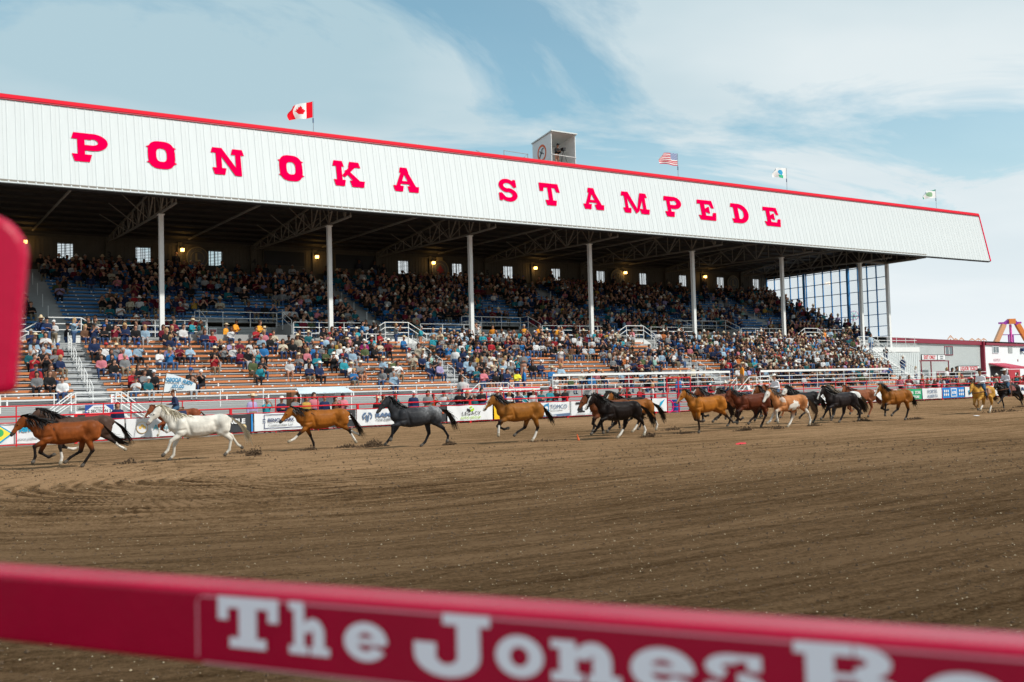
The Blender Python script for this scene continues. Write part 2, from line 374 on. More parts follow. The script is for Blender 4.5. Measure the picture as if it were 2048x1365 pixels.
# concourse between the tiers
m = GMB(); m.box((-12, 64.3, 4.86), (92.0, 67.0, 5.05)); m.build('concourse_floor', M_conc)
railing('railing', -4, 9.1, 64.45, 5.05, 6.05, 2, 2.4); railing('railing', 10.9, 17.2, 64.45, 5.05, 6.05, 2, 2.4)
railing('railing', 25.5, 31.7, 64.45, 5.05, 6.05, 2, 2.4); railing('railing', 33.6, 40.2, 64.45, 5.05, 6.05, 2, 2.4); railing('railing', 46.8, 54.2, 64.45, 5.05, 6.05, 2, 2.4)
railing('railing', 82.6, 91.9, 64.4, 5.05, 6.15, 3, 1.5)
m = GMB()
for (a, b_) in ((17.3, 25.4), (40.3, 46.7), (63.0, 69.6)): m.box((a, 64.36, 5.05), (b_, 64.5, 5.95))
m.build('parapet', M_alu)
# upper tier
NU = 18
ut = GMB()
def spans(n):
    s = [(-12, 89.1)]
    if n < 4:
        cut = PORT; out = []; x = -12
        for a, b_ in cut: out.append((x, a)); x = b_
        out.append((x, 89.1)); s = out
    return s
for n in range(NU):
    Y, z = seatU(n); zf = z-.43
    for a, b_ in spans(n):
        ut.box((a, Y-.62, zf-.05), (b_, Y+.175, zf))
        ut.box((a, Y+.135, zf+.01), (b_, Y+.165, zf+.27))
for a, b_ in spans(0):
    for k in range(5): ut.box((a, 67.02, 5.07+k*.17), (b_, 67.06, 5.07+k*.17+.15))
upper = ut.build('upper_tier', M_alu)
USECT = [(-12, 9.2), (10.8, 31.9), (33.4, 54.4), (56.0, 77.0), (78.5, 88.9)]
for (a, b_) in USECT:
    n_ = max(1, round((b_-a)/7)); w = (b_-a)/n_
    for n in range(NU):
        Y, z = seatU(n)
        for q in range(n_):
            x0, x1 = a+q*w+.03, a+(q+1)*w-.03
            segs = [(x0, x1)]
            if n < 4:
                for pa, pb in PORT:
                    ns = []
                    for s0, s1 in segs:
                        if s1 <= pa or s0 >= pb: ns.append((s0, s1))
                        else:
                            if s0 < pa-.3: ns.append((s0, pa-.05))
                            if s1 > pb+.3: ns.append((pb+.05, s1))
                    segs = ns
            for s0, s1 in segs:
                m = GMB(); m.box((s0, Y-.15, z-.045), (s1, Y+.13, z)); m.box((s0, Y-.165, z-.13), (s1, Y-.145, z+.004))
                x = s0+.3
                while x < s1-.1: m.box((x, Y-.172, z-.07), (x+.09, Y-.166, z-.01), 1); x += 1.15
                m.build('bench_plank', [M_blue, M_rail], upper)
for a, b_ in ((-4, 8.2), (12.0, 19.1), (25.2, 30.3), (35.2, 40.5), (46.4, 52.6), (58, 63.2), (69.1, 75.2), (80, 84.6)):
    railing('railing', a, b_, 67.0, 5.92, 7.02, 3, 1.9)
# portals through the upper tier
for a, b_ in PORT:
    m = GMB()
    for k in range(9): m.box((a, 70.2, 5.07+k*.2), (b_, 70.25, 5.07+k*.2+.185))
    m.box((a-.12, 67.05, 5.05), (a, 70.2, 6.95)); m.box((b_, 67.05, 5.05), (b_+.12, 70.2, 6.95))
    m.build('portal_wall', M_alu)
    m = GMB(); z0 = 6.95
    for z in (7.9, 7.45):
        m.bar((a, 70.1, z), (b_, 70.1, z), .055, None, 0, 6)
        for s, x in ((-1, a), (1, b_)): m.bar((x, 70.1, z), (x, 68.9, z), .055, None, 0, 6); m.bar((x, 68.9, z), (x, 67.1, z-.75), .055, None, 0, 6)
    x = a
    while x <= b_+.01: m.bar((x, 70.1, 6.8), (x, 70.1, 7.9), .05, None, 0, 6); x += (b_-a)/3
    for x in (a, b_): m.bar((x, 68.9, 6.6), (x, 68.9, 7.9), .05, None, 0, 6); m.bar((x, 67.1, 5.92), (x, 67.1, 7.15), .05, None, 0, 6)
    m.build('portal_railing', M_rail)
    for x in (a+1.0, b_-1.3):
        m = GMB(); m.box((x, 70.14, 5.9), (x+.55, 70.19, 6.75)); m.box((x+.06, 70.125, 6.45), (x+.49, 70.139, 6.65), 1); m.box((x+.06, 70.125, 6.05), (x+.49, 70.139, 6.35), 1)
        m.build('poster', [M_white, mat('faded_red_print', (.5, .12, .14), .7)])
# short white stairs from the concourse up to the upper tier
def bridge(cx):
    m = GMB(); y0, y1 = 65.95, 66.9; hw = .95; zt = 5.92
    m.box((cx-hw, y0, zt-.08), (cx+hw, y1, zt))
    for s in (-1, 1):
        for k in range(4):
            x = cx+s*(hw+.32*k+.16); z = zt-.19*(k+1); m.box((x-.16, y0, z-.05), (x+.16, y1, z))
        xe = cx+s*(hw+1.5)
        m.add([(cx+s*hw, y0-.01, zt), (xe, y0-.01, 5.12), (xe-s*.5, y0-.01, 5.06), (cx+s*hw, y0-.01, 5.5)], [(0, 1, 2, 3)] if s < 0 else [(3, 2, 1, 0)])
        for dz in (0, .38): m.bar((cx+s*hw, y0, zt+1.1-dz), (xe, y0, 5.05+1.1-dz), .06, None, 0, 6)
        m.bar((xe, y0, 5.05), (xe, y0, 6.15), .06, None, 0, 6); m.bar((cx+s*hw, y0, 5.05), (cx+s*hw, y0, zt+1.1), .06, None, 0, 6)
    for dz in (0, .38, .75): m.bar((cx-hw, y0, zt+1.1-dz), (cx+hw, y0, zt+1.1-dz), .06, None, 0, 6)
    m.box((cx-hw+.03, y0+.03, 5.06), (cx+hw-.03, y0+.06, zt-.1))
    m.build('concourse_stair', M_rail)
for c in (10.2, 32.7, 55.3, 77.6): bridge(c)
# aisle handrails and steps
for ax0, ax1 in AISLES:
    m = GMB(); cx = (ax0+ax1)/2
    for i in range(0, 11):
        Y, z = seatL(i); zf = z-.43
        m.box((ax0+.05, Y-.95, zf-.2), (ax1-.05, Y-.64, zf-.165))
    m.build('aisle_steps', M_alu)
    hr = GMB(); hr.bar((cx, 63.4, 5.0), (cx, 63.4, 5.95), .05, None, 0, 6); hr = hr.build('aisle_handrail', M_rail)
    for i in range(1, 10, 2):
        m = GMB(); Y, z = seatL(i); zf = z-.43
        m.bar((cx, Y, zf), (cx, Y, zf+.95), .05, None, 0, 6); m.bar((cx, Y-.9, zf-.37), (cx, Y-.9, zf+.58), .05, None, 0, 6)
        m.bar((cx, Y, zf+.95), (cx, Y-.9, zf+.58), .05, None, 0, 6); m.bar((cx, Y, zf+.5), (cx, Y-.9, zf+.13), .04, None, 0, 6)
        m.build('rail_hoop', M_rail, hr)
    for n in range(1, 16, 3):
        m = GMB(); Y, z = seatU(n); m.bar((cx, Y, z-.43), (cx, Y, z+.5), .05, None, 0, 6); m.build('handrail_post', M_rail, hr)

# roof, columns, trusses
def ztop(Y): return 14.7+.082*(82-Y)
def zbot(Y): return 13.85+(max(0, Y-66)*.02)
for i in range(-2, 7):
    x = X1+BAY*i
    m = GMB(); m.box((x-.14, 65.58, 5.05), (x+.14, 65.86, 13.76)); m.box((x-.24, 65.5, 5.05), (x+.24, 65.94, 5.12)); m.box((x-.2, 65.5, 13.70), (x+.2, 65.94, 13.765))
    m.build('column', M_white)
m = GMB(); m.box((89.2, 65.58, 5.05), (89.5, 65.86, 14.0)); m.box((89.2, 65.58, 0), (89.5, 65.86, 4.84)); m.build('column', M_white)
for i in range(-2, 8):
    x = X1+BAY*i if i < 7 else 89.0
    m = GMB()
    ysn = [61.95, 62.9, 64.2, 65.72, 67.3, 68.9, 70.5, 72.1, 73.7, 75.3, 76.9, 78.5, 80.2, 82.0]
    for a, b_ in zip(ysn[:-1], ysn[1:]):
        m.bar((x, a, zbot(a)), (x, b_, zbot(b_)), .12, .12); m.bar((x, a, ztop(a)-.1), (x, b_, ztop(b_)-.1), .12, .12)
    for k, yv in enumerate(ysn):
        m.bar((x, yv, zbot(yv)), (x, yv, ztop(yv)-.1), .06)
        if k+1 < len(ysn):
            b_ = ysn[k+1]
            if k % 2: m.bar((x, yv, zbot(yv)), (x, b_, ztop(b_)-.1), .07)
            else: m.bar((x, yv, ztop(yv)-.1), (x, b_, zbot(b_)), .07)
    if i < 7:
        for yv in (68.9, 72.1, 75.3):
            for s in (-1, 1): m.bar((x, yv, zbot(yv)), (x+s*1.9, yv+.2, ztop(yv)-.05), .05)
    m.build('roof_truss', M_truss)
m = GMB()
ya, yb = 61.95, 82.5
for xa, xb in ((-12, 89.45),):
    m.add([(xa, ya, ztop(ya)+.06), (xb, ya, ztop(ya)+.06), (xb, yb, ztop(yb)+.06), (xa, yb, ztop(yb)+.06), (xa, ya, ztop(ya)+.2), (xb, ya, ztop(ya)+.2), (xb, yb, ztop(yb)+.2), (xa, yb, ztop(yb)+.2)],
          [(0, 3, 2, 1), (4, 5, 6, 7), (0, 1, 5, 4), (1, 2, 6, 5), (2, 3, 7, 6), (3, 0, 4, 7)])
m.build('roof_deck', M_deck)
for yv in np.arange(62.8, 82, 1.6):
    m = GMB(); m.box((-12, yv-.04, ztop(yv)-.1), (89.3, yv+.04, ztop(yv)+.055)); m.build('purlin', M_deck)
for k in range(9):
    x = X1+BAY*(k-2)+BAY/2
    m = GMB()
    if x < 89: m.bar((x, 61.6, 14.4), (x+.3, 81.8, 14.75), .09, .12); m.build('mid_bay_rafter', M_truss)
m = GMB(); m.bar((-12, 61.0, 14.16), (89.2, 61.0, 14.16), .16, .2); m.bar((89.2, 65.7, 13.92), (89.2, 61.0, 14.0), .12, .25); m.bar((85, 65.7, 13.9), (89.3, 65.7, 13.9), .14, .2)
m.build('edge_beam', M_truss)
m = GMB(); m.add([(89.32, 61.3, 13.9), (89.32, 82.3, 13.9), (89.32, 82.3, ztop(82.3)+.05), (89.32, 61.95, ztop(61.95)+.05), (89.44, 61.3, 13.9), (89.44, 82.3, 13.9), (89.44, 82.3, ztop(82.3)+.05), (89.44, 61.95, ztop(61.95)+.05)], [(0, 3, 2, 1), (4, 5, 6, 7), (0, 1, 5, 4), (1, 2, 6, 5), (2, 3, 7, 6), (3, 0, 4, 7)])
m.build('gable_panel', M_deck)
# fascia: ribbed sheets on a frame
b0 = Vector((0, 60.9, 14.05)); t0 = Vector((0, 62.0, 19.2)); fu = (t0-b0).normalized(); fn = Vector((0, -fu.z, fu.y)); FL = (t0-b0).length
def fpt(x, s, out=0): q = b0+fu*s+fn*out; return (x, q.y, q.z)
m = GMB()
xa, xb = -12, 100.15
m.add([fpt(xa, 0, -.25), fpt(xb, 0, -.25), fpt(xb, FL, -.25), fpt(xa, FL, -.25), fpt(xa, 0, -.02), fpt(xb, 0, -.02), fpt(xb, FL, -.02), fpt(xa, FL, -.02)],
      [(0, 3, 2, 1), (4, 5, 6, 7), (0, 1, 5, 4), (1, 2, 6, 5), (2, 3, 7, 6), (3, 0, 4, 7)])
fascia = m.build('fascia', M_deck)
PW = .9195; npan = int(round((xb-xa)/PW)); PW = (xb-xa)/npan
prof = []
for k in range(2):
    c = PW*(.25+.5*k); prof += [(c-.045, 0), (c-.025, .016), (c+.025, .016), (c+.045, 0)]
prof = [(0.002, 0)]+prof+[(PW-.002, 0)]
pv = []; pf = []
for x, o in prof: pv += [fpt(x, 0, o), fpt(x, FL, o)]
for k in range(len(prof)-1): pf.append((2*k, 2*k+2, 2*k+3, 2*k+1))
pm = bpy.data.meshes.new('sheet_panel'); pm.from_pydata(pv, [], pf); pm.materials.append(M_panel); pm.update()
for k in range(npan): link('sheet_panel', pm, fascia, (xa+PW*k, 0, 0))
def strip(name, s0, s1, o0, o1, mt, x0=xa, x1=xb):
    m = GMB(); m.add([fpt(x0, s0, o0), fpt(x1, s0, o0), fpt(x1, s1, o0), fpt(x0, s1, o0), fpt(x0, s0, o1), fpt(x1, s0, o1), fpt(x1, s1, o1), fpt(x0, s1, o1)],
                     [(0, 3, 2, 1), (4, 5, 6, 7), (0, 1, 5, 4), (1, 2, 6, 5), (2, 3, 7, 6), (3, 0, 4, 7)])
    return m.build(name, mt, fascia)
strip('roof_trim', FL-.15, FL+.06, -.3, .11, M_cap); strip('roof_trim', FL-.23, FL-.155, .03, .08, mat('dark_red_trim', (.40, .008, .03), .5))
strip('roof_trim', FL+.062, FL+.11, -.3, .08, mat('dark_red_trim'))
strip('bottom_trim', -.06, .0, -.24, .05, M_dark)
strip('end_trim', 0, FL, -.24, .06, M_letter, xb+.002, xb+.12)
# painted slab letters
def ringpts(cx, cy, rx, ry, n=20, a0=0, a1=360): return [(cx+rx*math.cos(R(a0+(a1-a0)*k/n)), cy+ry*math.sin(R(a0+(a1-a0)*k/n))) for k in range(n+1)]
def stroke(pts, w, w2=None, closed=False):
    """outline quads of a thick line"""
    n = len(pts); w2 = w2 or w; qs = []; Ls = []; Rs = []
    for i in range(n):
        a = pts[i-1] if (i > 0 or closed) else pts[i]; b_ = pts[(i+1) % n] if (i < n-1 or closed) else pts[i]
        dx, dy = b_[0]-a[0], b_[1]-a[1]; l = math.hypot(dx, dy) or 1
        t = i/(n-1); ww = (w+(w2-w)*t)/2
        Ls.append((pts[i][0]-dy/l*ww, pts[i][1]+dx/l*ww)); Rs.append((pts[i][0]+dy/l*ww, pts[i][1]-dx/l*ww))
    m_ = n if closed else n-1
    return [('q', [Rs[i], Rs[(i+1) % n], Ls[(i+1) % n], Ls[i]]) for i in range(m_)], 1
def ringq(cx, cy, rx, ry, ix, iy, n=24, a0=0, a1=360, icx=None):
    o = ringpts(cx, cy, rx, ry, n, a0, a1); i_ = ringpts(cx if icx is None else icx, cy, ix, iy, n, a0, a1)
    return [[o[k], o[k+1], i_[k+1], i_[k]] for k in range(n)]
def P_(*p): return [list(p)]
def slab(x0, x1, y0, y1, f=.06): # flared serif; the wide side is at the letter's outer edge
    if y0 < .5: return [[(x0+.0, y1), (x0+f, y0), (x1-f, y0), (x1, y1)]]
    return [[(x0, y0), (x1, y0), (x1-f, y1), (x0+f, y1)]]
def west(ch):
    """pieces (layers of polygons) of one circus style capital, 1 high"""
    if ch == 'P': return [slab(.0, .55, .78, 1), slab(.0, .55, 0, .26, .07), P_((.16, .24), (.36, .24), (.36, .8), (.16, .8)),
                          ringq(.58, .70, .42, .30, .17, .11, 16, -90, 90, .56), P_((.34, .98), (.34, .81), (.57, .81), (.58, 1.0)), P_((.34, .40), (.58, .40), (.57, .59), (.34, .59))]
    if ch == 'O':
        def se(rx, ry, e): return [(.45+rx*math.copysign(abs(math.cos(t))**e, math.cos(t)), .5+ry*math.copysign(abs(math.sin(t))**e, math.sin(t))) for t in (2*math.pi*(k+.5)/32 for k in range(33))]
        o_, i_ = se(.40, .5, .68), se(.155, .24, .7)
        return [[[o_[k], o_[k+1], i_[k+1], i_[k]] for k in range(32)], P_((.0, .78), (.12, .70), (.20, .70), (.2, .86)), P_((.9, .78), (.78, .70), (.7, .70), (.7, .86)), P_((.0, .22), (.2, .14), (.2, .30), (.12, .30)), P_((.9, .22), (.78, .30), (.7, .30), (.7, .14))]
    if ch == 'N': return [slab(0, .42, .80, 1), slab(.66, 1.1, .78, 1), slab(.02, .48, 0, .25), P_((.16, .2), (.34, .2), (.34, .85), (.16, .85)), P_((.8, .0), (.98, .0), (.98, .82), (.8, .82)), P_((.16, .98), (.36, 1), (.98, .02), (.76, 0))]
    if ch == 'K': return [slab(0, .44, .78, 1), slab(.60, 1.08, .78, 1), slab(.0, .46, 0, .25), slab(.62, 1.2, 0, .25), P_((.13, .2), (.34, .2), (.34, .82), (.13, .82)), P_((.33, .42), (.45, .36), (.9, .82), (.66, .82)), P_((.44, .62), (.56, .68), (1.04, .22), (.76, .22))]
    if ch == 'A': return [slab(.32, .74, .78, 1), slab(.0, .46, 0, .24), slab(.62, 1.14, 0, .24), P_((.12, .2), (.30, .2), (.60, .85), (.44, .9)), P_((.46, .9), (.66, .9), (1.02, .2), (.76, .2)), P_((.34, .32), (.78, .32), (.76, .44), (.4, .44))]
    if ch == 'S': return [ringq(.44, .70, .40, .30, .20, .12, 18, 20, 270, .46), ringq(.46, .30, .42, .30, .20, .12, 18, 90, -160, .44), P_((.74, .98), (.86, .98), (.88, .66), (.76, .62), (.64, .74)), P_((.12, .02), (.0, .04), (.0, .36), (.14, .38), (.26, .26))]
    if ch == 'T': return [P_((.0, .62), (.0, 1), (.96, 1), (1.02, .62), (.84, .62), (.78, .80), (.22, .80), (.18, .62)), P_((.40, .2), (.62, .2), (.62, .82), (.40, .82)), slab(.22, .80, 0, .24)]
    if ch == 'M': return [slab(0, .40, .80, 1), slab(1.02, 1.46, .80, 1), slab(.02, .48, 0, .24), slab(.94, 1.5, 0, .24), P_((.16, .2), (.32, .2), (.32, .85), (.16, .85)), P_((1.14, .2), (1.32, .2), (1.32, .85), (1.14, .85)), P_((.16, 1), (.40, 1), (.86, .1), (.70, 0)), P_((.72, .0), (.88, .1), (1.3, 1), (1.06, 1))]
    if ch == 'E': return [P_((.0, .78), (.04, 1), (.86, 1), (.94, .62), (.78, .62), (.70, .80), (.0, .80)), P_((.0, .24), (.08, 0), (.94, 0), (1.02, .40), (.84, .40), (.76, .22), (0, .22)), P_((.18, .18), (.42, .18), (.42, .82), (.18, .82)), P_((.38, .44), (.60, .34), (.66, .34), (.66, .68), (.60, .68), (.38, .56))]
    if ch == 'D': return [slab(0, .42, .80, 1), slab(0, .42, 0, .22), P_((.16, .18), (.40, .18), (.40, .84), (.16, .84)), ringq(.42, .5, .50, .5, .24, .28, 20, -90, 90), P_((.36, .998), (.36, .78), (.42, .78), (.42, .998)), P_((.36, .002), (.42, .002), (.42, .22), (.36, .22))]
WID = dict(P=1, O=.9, N=1.1, K=1.2, A=1.14, S=.88, T=1.02, M=1.5, E=1.02, D=.92)
LX = [('P', 10.92, 1.99), ('O', 14.96, 1.79), ('N', 19.0, 2.10), ('O', 23.1, 1.75), ('K', 27.13, 2.24), ('A', 31.36, 2.0), ('S', 39.76, 1.62), ('T', 43.6, 1.86), ('A', 47.67, 2.06), ('M', 51.97, 2.8), ('P', 56.0, 1.92), ('E', 59.8, 2.08), ('D', 63.7, 2.12), ('E', 67.7, 2.10)]
for ch, cx, w in LX:
    m = GMB(); h = 1.80
    for li, layer in enumerate(west(ch)):
        for poly in layer:
            o = .040+.0022*li
            pts = [(cx-w/2+p[0]/WID[ch]*w, 1.68+p[1]*h) for p in poly]
            ar = sum(pts[i-1][0]*pts[i][1]-pts[i][0]*pts[i-1][1] for i in range(len(pts)))
            if ar < 0: pts = pts[::-1]
            m.add([fpt(x, s, o) for x, s in pts], [tuple(range(len(pts)))])
    m.build('letter', M_letter, fascia)

# back wall with louvred windows
WX = [12.8+5.7585*i for i in (-3, -2, -1, 0, 1, 2, 5, 6, 7, 8, 9, 10, 11, 12, 13)]
ww = .62; wz0, wz1 = 12.71, 14.02
m = GMB(); m.box((-12, 82.3, 5.0), (89.4, 82.45, wz0)); m.box((-12, 82.3, wz1), (89.4, 82.45, 15.1))
x = -12
for c in WX: m.box((x, 82.3, wz0), (c-ww, 82.45, wz1)); x = c+ww
m.box((x, 82.3, wz0), (89.4, 82.45, wz1))
for k in range(1, 330): xx = -12+k*.3065; m.box((xx, 82.27, 12.0), (xx+.05, 82.299, 15.0))
for z in (12.4, 14.3): m.box((-12, 82.15, z), (89.2, 82.26, z+.12))
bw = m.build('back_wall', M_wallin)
for c in WX:
    m = GMB(); m.box((c-ww, 82.28, wz0), (c-ww+.05, 82.47, wz1)); m.box((c+ww-.05, 82.28, wz0), (c+ww, 82.47, wz1)); m.box((c-ww, 82.28, wz0), (c+ww, 82.47, wz0+.05)); m.box((c-ww, 82.28, wz1-.05), (c+ww, 82.47, wz1)); m.box((c-.02, 82.46, wz0), (c+.02, 82.5, wz1))
    wd = m.build('louvred_window', M_wallin, bw)
    sl = GMB()
    for k in range(10): z = wz0+.10+k*.122; sl.box((c-ww+.05, 82.36, z), (c+ww-.05, 82.40, z+.036))
    sl.build('slats', M_dark, wd)
for k in range(8):
    x = X1+BAY*(k-1)
    m = GMB(); m.box((x-.25, 81.95, 5.5), (x+.25, 82.26, 14.6)); m.build('pilaster', M_wallin)
    gletter('3344556678'[k], M_dark, stand(x, 81.93, 12.95), name='number', size=.7, ext=.01, bold=.02)
for x0, x1 in ((28.3, 32.0), (34.8, 38.6)):
    m = GMB(); m.box((x0, 82.1, 12.95), (x1, 82.24, 14.25)); m.box((x0+.06, 82.08, 13.0), (x1-.06, 82.099, 14.2), 1); m.build('dark_board', [M_wallin, M_black])
LAMP = []
for k in range(7):
    x = 21.5+BAY*k-11.517
    m = GMB(); m.box((x-.3, 82.1, 11.6), (x+.05, 82.25, 14.5)); m.build('lamp_post', M_wallin)
    m = GMB(); m.box((x-.14, 81.95, 13.98), (x+.14, 82.1, 14.14)); lp = m.build('wall_lamp', M_dark)
    m = GMB(); m.box((x-.12, 81.72, 13.74), (x+.12, 81.95, 13.97)); m.build('lamp_glass', mat('lamp_glow', (1, .7, .3), .5, emit=(1, .52, .13), estr=7), lp)
    ld = bpy.data.lights.new('wall_lamp_light', 'POINT'); ld.energy = 9; ld.color = (1, .6, .2); ld.shadow_soft_size = .15
    lo = bpy.data.objects.new('wall_lamp_light', ld); COL.objects.link(lo); lo.location = (x, 81.45, 13.8)
# round club signs on the back wall
def disc(m, x, y, z, r, th, mi=0, n=28, ri=0):
    vs = []; fs = []
    for k in range(n):
        a = 2*math.pi*k/n
        vs += [(x+r*math.cos(a), y, z+r*math.sin(a)), (x+r*math.cos(a), y+th, z+r*math.sin(a))]
        if ri: vs += [(x+ri*math.cos(a), y, z+ri*math.sin(a))]
    st = 3 if ri else 2
    for k in range(n):
        j = (k+1) % n; fs.append((k*st, k*st+1, j*st+1, j*st))
        if ri: fs.append((k*st, j*st, j*st+2, k*st+2))
    if not ri: fs.append(tuple(k*st for k in range(n)))
    m.add(vs, fs, mi)
M_gold = mat('dull_gold_print', (.30, .24, .13), .6); M_sgrey = mat('sign_grey', (.10, .10, .10), .6)
for x, kind in ((22.75, 'L'), (45.3, 'leaf'), (66.6, 'gear'), (83.6, 'L')):
    m = GMB(); disc(m, x, 82.0, 13.3, .92, .12, 0); disc(m, x, 81.985, 13.3, .90, .01, 1, ri=.83); disc(m, x, 81.985, 13.3, .56, .01, 1, ri=.52)
    if kind == 'gear':
        for k in range(12):
            a = 2*math.pi*k/12; m.bar((x+.1*math.cos(a), 81.97, 13.3+.1*math.sin(a)), (x+.5*math.cos(a), 81.97, 13.3+.5*math.sin(a)), .05, .02, 1)
    if kind == 'leaf':
        m.add([(x+px*.5, 81.96, 13.22+pz*.5) for px, pz in ((0, 1), (.2, .6), (.35, .7), (.3, .2), (.7, .35), (.62, .05), (.85, -.05), (.4, -.4), (.4, -.55), (.06, -.5), (.06, -.8), (-.06, -.8), (-.06, -.5), (-.4, -.55), (-.4, -.4), (-.85, -.05), (-.62, .05), (-.7, .35), (-.3, .2), (-.35, .7), (-.2, .6))], [tuple(range(20, -1, -1))], 2)
        m.box((x-.3, 82, 14.15), (x+.3, 82.1, 14.45), 1)
    rs = m.build('round_sign', [M_sgrey, M_gold, mat('dull_red_print', (.25, .03, .03), .6)])
    if kind == 'L': gletter('L', M_gold, stand(x, 81.95, 13.02), size=.9, ext=.01, bold=.03); gletter('LIONS', M_gold, stand(x, 81.95, 13.88), size=.24, ext=.005)

# glazed end wall on the right
XE = 89.3
zg = [5.1, 6.35, 7.42, 8.67, 9.98, 11.25, 12.55, 13.78]
m = GMB()
ye = [65.86+k*(82.2-65.86)/14 for k in range(15)]
for k, yv in enumerate(ye): m.box((XE-.05, yv-.05, 6.3 if k else 5.1), (XE+.07, yv+.05, 14.15))
for z in zg[1:]: m.box((XE-.03, 65.9, z-.035), (XE+.04, 82.2, z+.035))
for yv in (70.6, 76.6): m.box((XE-.2, yv-.13, 5), (XE-.06, yv+.13, 14.1))
ew = m.build('end_wall_frame', mat('blue_edged_frame', (.05, .27, .62), .45))
gm = bpy.data.materials.new('clear_pane'); gm.use_nodes = True; n_ = gm.node_tree; n_.nodes.clear()
tr = n_.nodes.new('ShaderNodeBsdfTransparent'); gl = n_.nodes.new('ShaderNodeBsdfGlossy'); gl.inputs['Roughness'].default_value = .05; mxs = n_.nodes.new('ShaderNodeMixShader'); mxs.inputs[0].default_value = .06
tr.inputs[0].default_value = (.97, .98, .98, 1); oo = n_.nodes.new('ShaderNodeOutputMaterial'); n_.links.new(tr.outputs[0], mxs.inputs[1]); n_.links.new(gl.outputs[0], mxs.inputs[2]); n_.links.new(mxs.outputs[0], oo.inputs[0])
for zi in range(1, 7):
    pmh = None
    for k in range(14):
        if pmh is None:
            mm = MB(); mm.box((-.006, .055, zg[zi]+.04), (.006, ye[1]-ye[0]-.055, zg[zi+1]-.04)); pmh = mm.mesh('pane', gm)
        link('pane', pmh, ew, (XE+.01, ye[k], 0))
# stringer under the end of the upper rows, end platform and side wall
m = GMB()
m.add([(XE-.12, 67.0, 4.9), (XE-.12, 82.2, 4.9), (XE-.12, 82.2, 12.1), (XE-.12, 67.0, 5.9), (XE-.02, 67.0, 4.9), (XE-.02, 82.2, 4.9), (XE-.02, 82.2, 12.1), (XE-.02, 67.0, 5.9)],
      [(0, 3, 2, 1), (4, 5, 6, 7), (0, 1, 5, 4), (1, 2, 6, 5), (2, 3, 7, 6), (3, 0, 4, 7)])
m.build('end_stringer', M_grey)
m = GMB(); m.box((81.2, 64.2, 4.6), (92.1, 64.298, 5.08)); m.box((92.0, 64.3, 4.6), (92.1, 67, 5.08)); m.build('platform_edge', M_white)
m = GMB(); m.box((81.2, 64.25, 0), (92, 64.295, 4.55))
for k in range(35): m.box((81.3+k*.305, 64.22, .02), (81.34+k*.305, 64.249, 4.5))
m.build('end_cladding', M_grey)
# exit stair at the right end of the lower tier
m = GMB(); EX = 81.2
for k in range(22): x = EX+k*.45; z = 4.95-.205*(k+1); m.box((x, 61.8, z-.05), (x+.46, 63.2, z))
for y in (61.8, 63.2):
    m.bar((EX, y, 4.8), (EX+9.9, y, .15), .05, .10)
    for dz in (1.05, .75, .4): m.bar((EX, y, 4.9+dz), (EX+9.9, y, .3+dz), .055, None, 0, 6)
    for k in range(6): x = EX+k*1.98; z = 4.9-k*.92; m.bar((x, y, z), (x, y, z+1.05), .055, None, 0, 6)
m.build('exit_stair', M_rail)
railing('railing', 94.6, 101, 61.9, 0.2, 1.35, 3, 1.6)
railing('railing', 72, 96, 52.4, .2, 1.35, 3, 1.9)
# camera booth on the roof
bx0, bx1, by0, by1, bz0, bz1 = 44.82, 47.12, 62.8, 65.4, 17.0, 21.88
booth = empty('camera_booth', (46, 63.9, 17)); BO = Vector((-46, -63.9, -17))
tag(booth, 'white box camera booth standing open on the stand roof', 'booth')
def bpart(mb, name, mts):
    o = link(name, mb.mesh(name, mts), booth); o.location = BO; return o
m = MB(); m.add([(bx0, by0, bz0), (bx0, by1, bz0), (bx0, by1, bz1-.42), (bx0, by0, bz1), (bx0+.05, by0, bz0), (bx0+.05, by1, bz0), (bx0+.05, by1, bz1-.42), (bx0+.05, by0, bz1)],
                [(0, 3, 2, 1), (4, 5, 6, 7), (0, 1, 5, 4), (1, 2, 6, 5), (2, 3, 7, 6), (3, 0, 4, 7)]); bpart(m, 'side_panel', M_white)
m = MB(); m.add([(bx1, by0, bz0), (bx1, by1, bz0), (bx1, by1, bz1-.42), (bx1, by0, bz1-.02), (bx1+.05, by0, bz0), (bx1+.05, by1, bz0), (bx1+.05, by1, bz1-.42), (bx1+.05, by0, bz1-.02)],
                [(0, 3, 2, 1), (4, 5, 6, 7), (0, 1, 5, 4), (1, 2, 6, 5), (2, 3, 7, 6), (3, 0, 4, 7)]); bpart(m, 'side_panel', M_white)
m = MB(); m.box((bx0+.06, by1-.05, bz0), (bx1-.01, by1, bz1-.45)); bpart(m, 'rear_panel', M_white)
m = MB(); m.box((bx0+.06, by0+.05, 19.2), (bx1-.01, by1-.06, 19.3)); bpart(m, 'booth_floor', M_conc)
m = MB(); m.add([(bx0-.08, by0-.18, bz1+.0), (bx1+.13, by0-.18, bz1+.0), (bx1+.13, by1+.05, bz1-.44), (bx0-.08, by1+.05, bz1-.44), (bx0-.08, by0-.18, bz1+.09), (bx1+.13, by0-.18, bz1+.09), (bx1+.13, by1+.05, bz1-.35), (bx0-.08, by1+.05, bz1-.35)],
                [(0, 3, 2, 1), (4, 5, 6, 7), (0, 1, 5, 4), (1, 2, 6, 5), (2, 3, 7, 6), (3, 0, 4, 7)]); bpart(m, 'booth_roof', M_grey)
m = MB(); m.bar((bx0, by0-.02, 20.1), (bx1+.08, by0-.02, 20.05), .05, None, 0, 6); bpart(m, 'front_bar', M_rail)
m = MB(); oc = mat('orange_ring_print', (.72, .14, .05), .6)
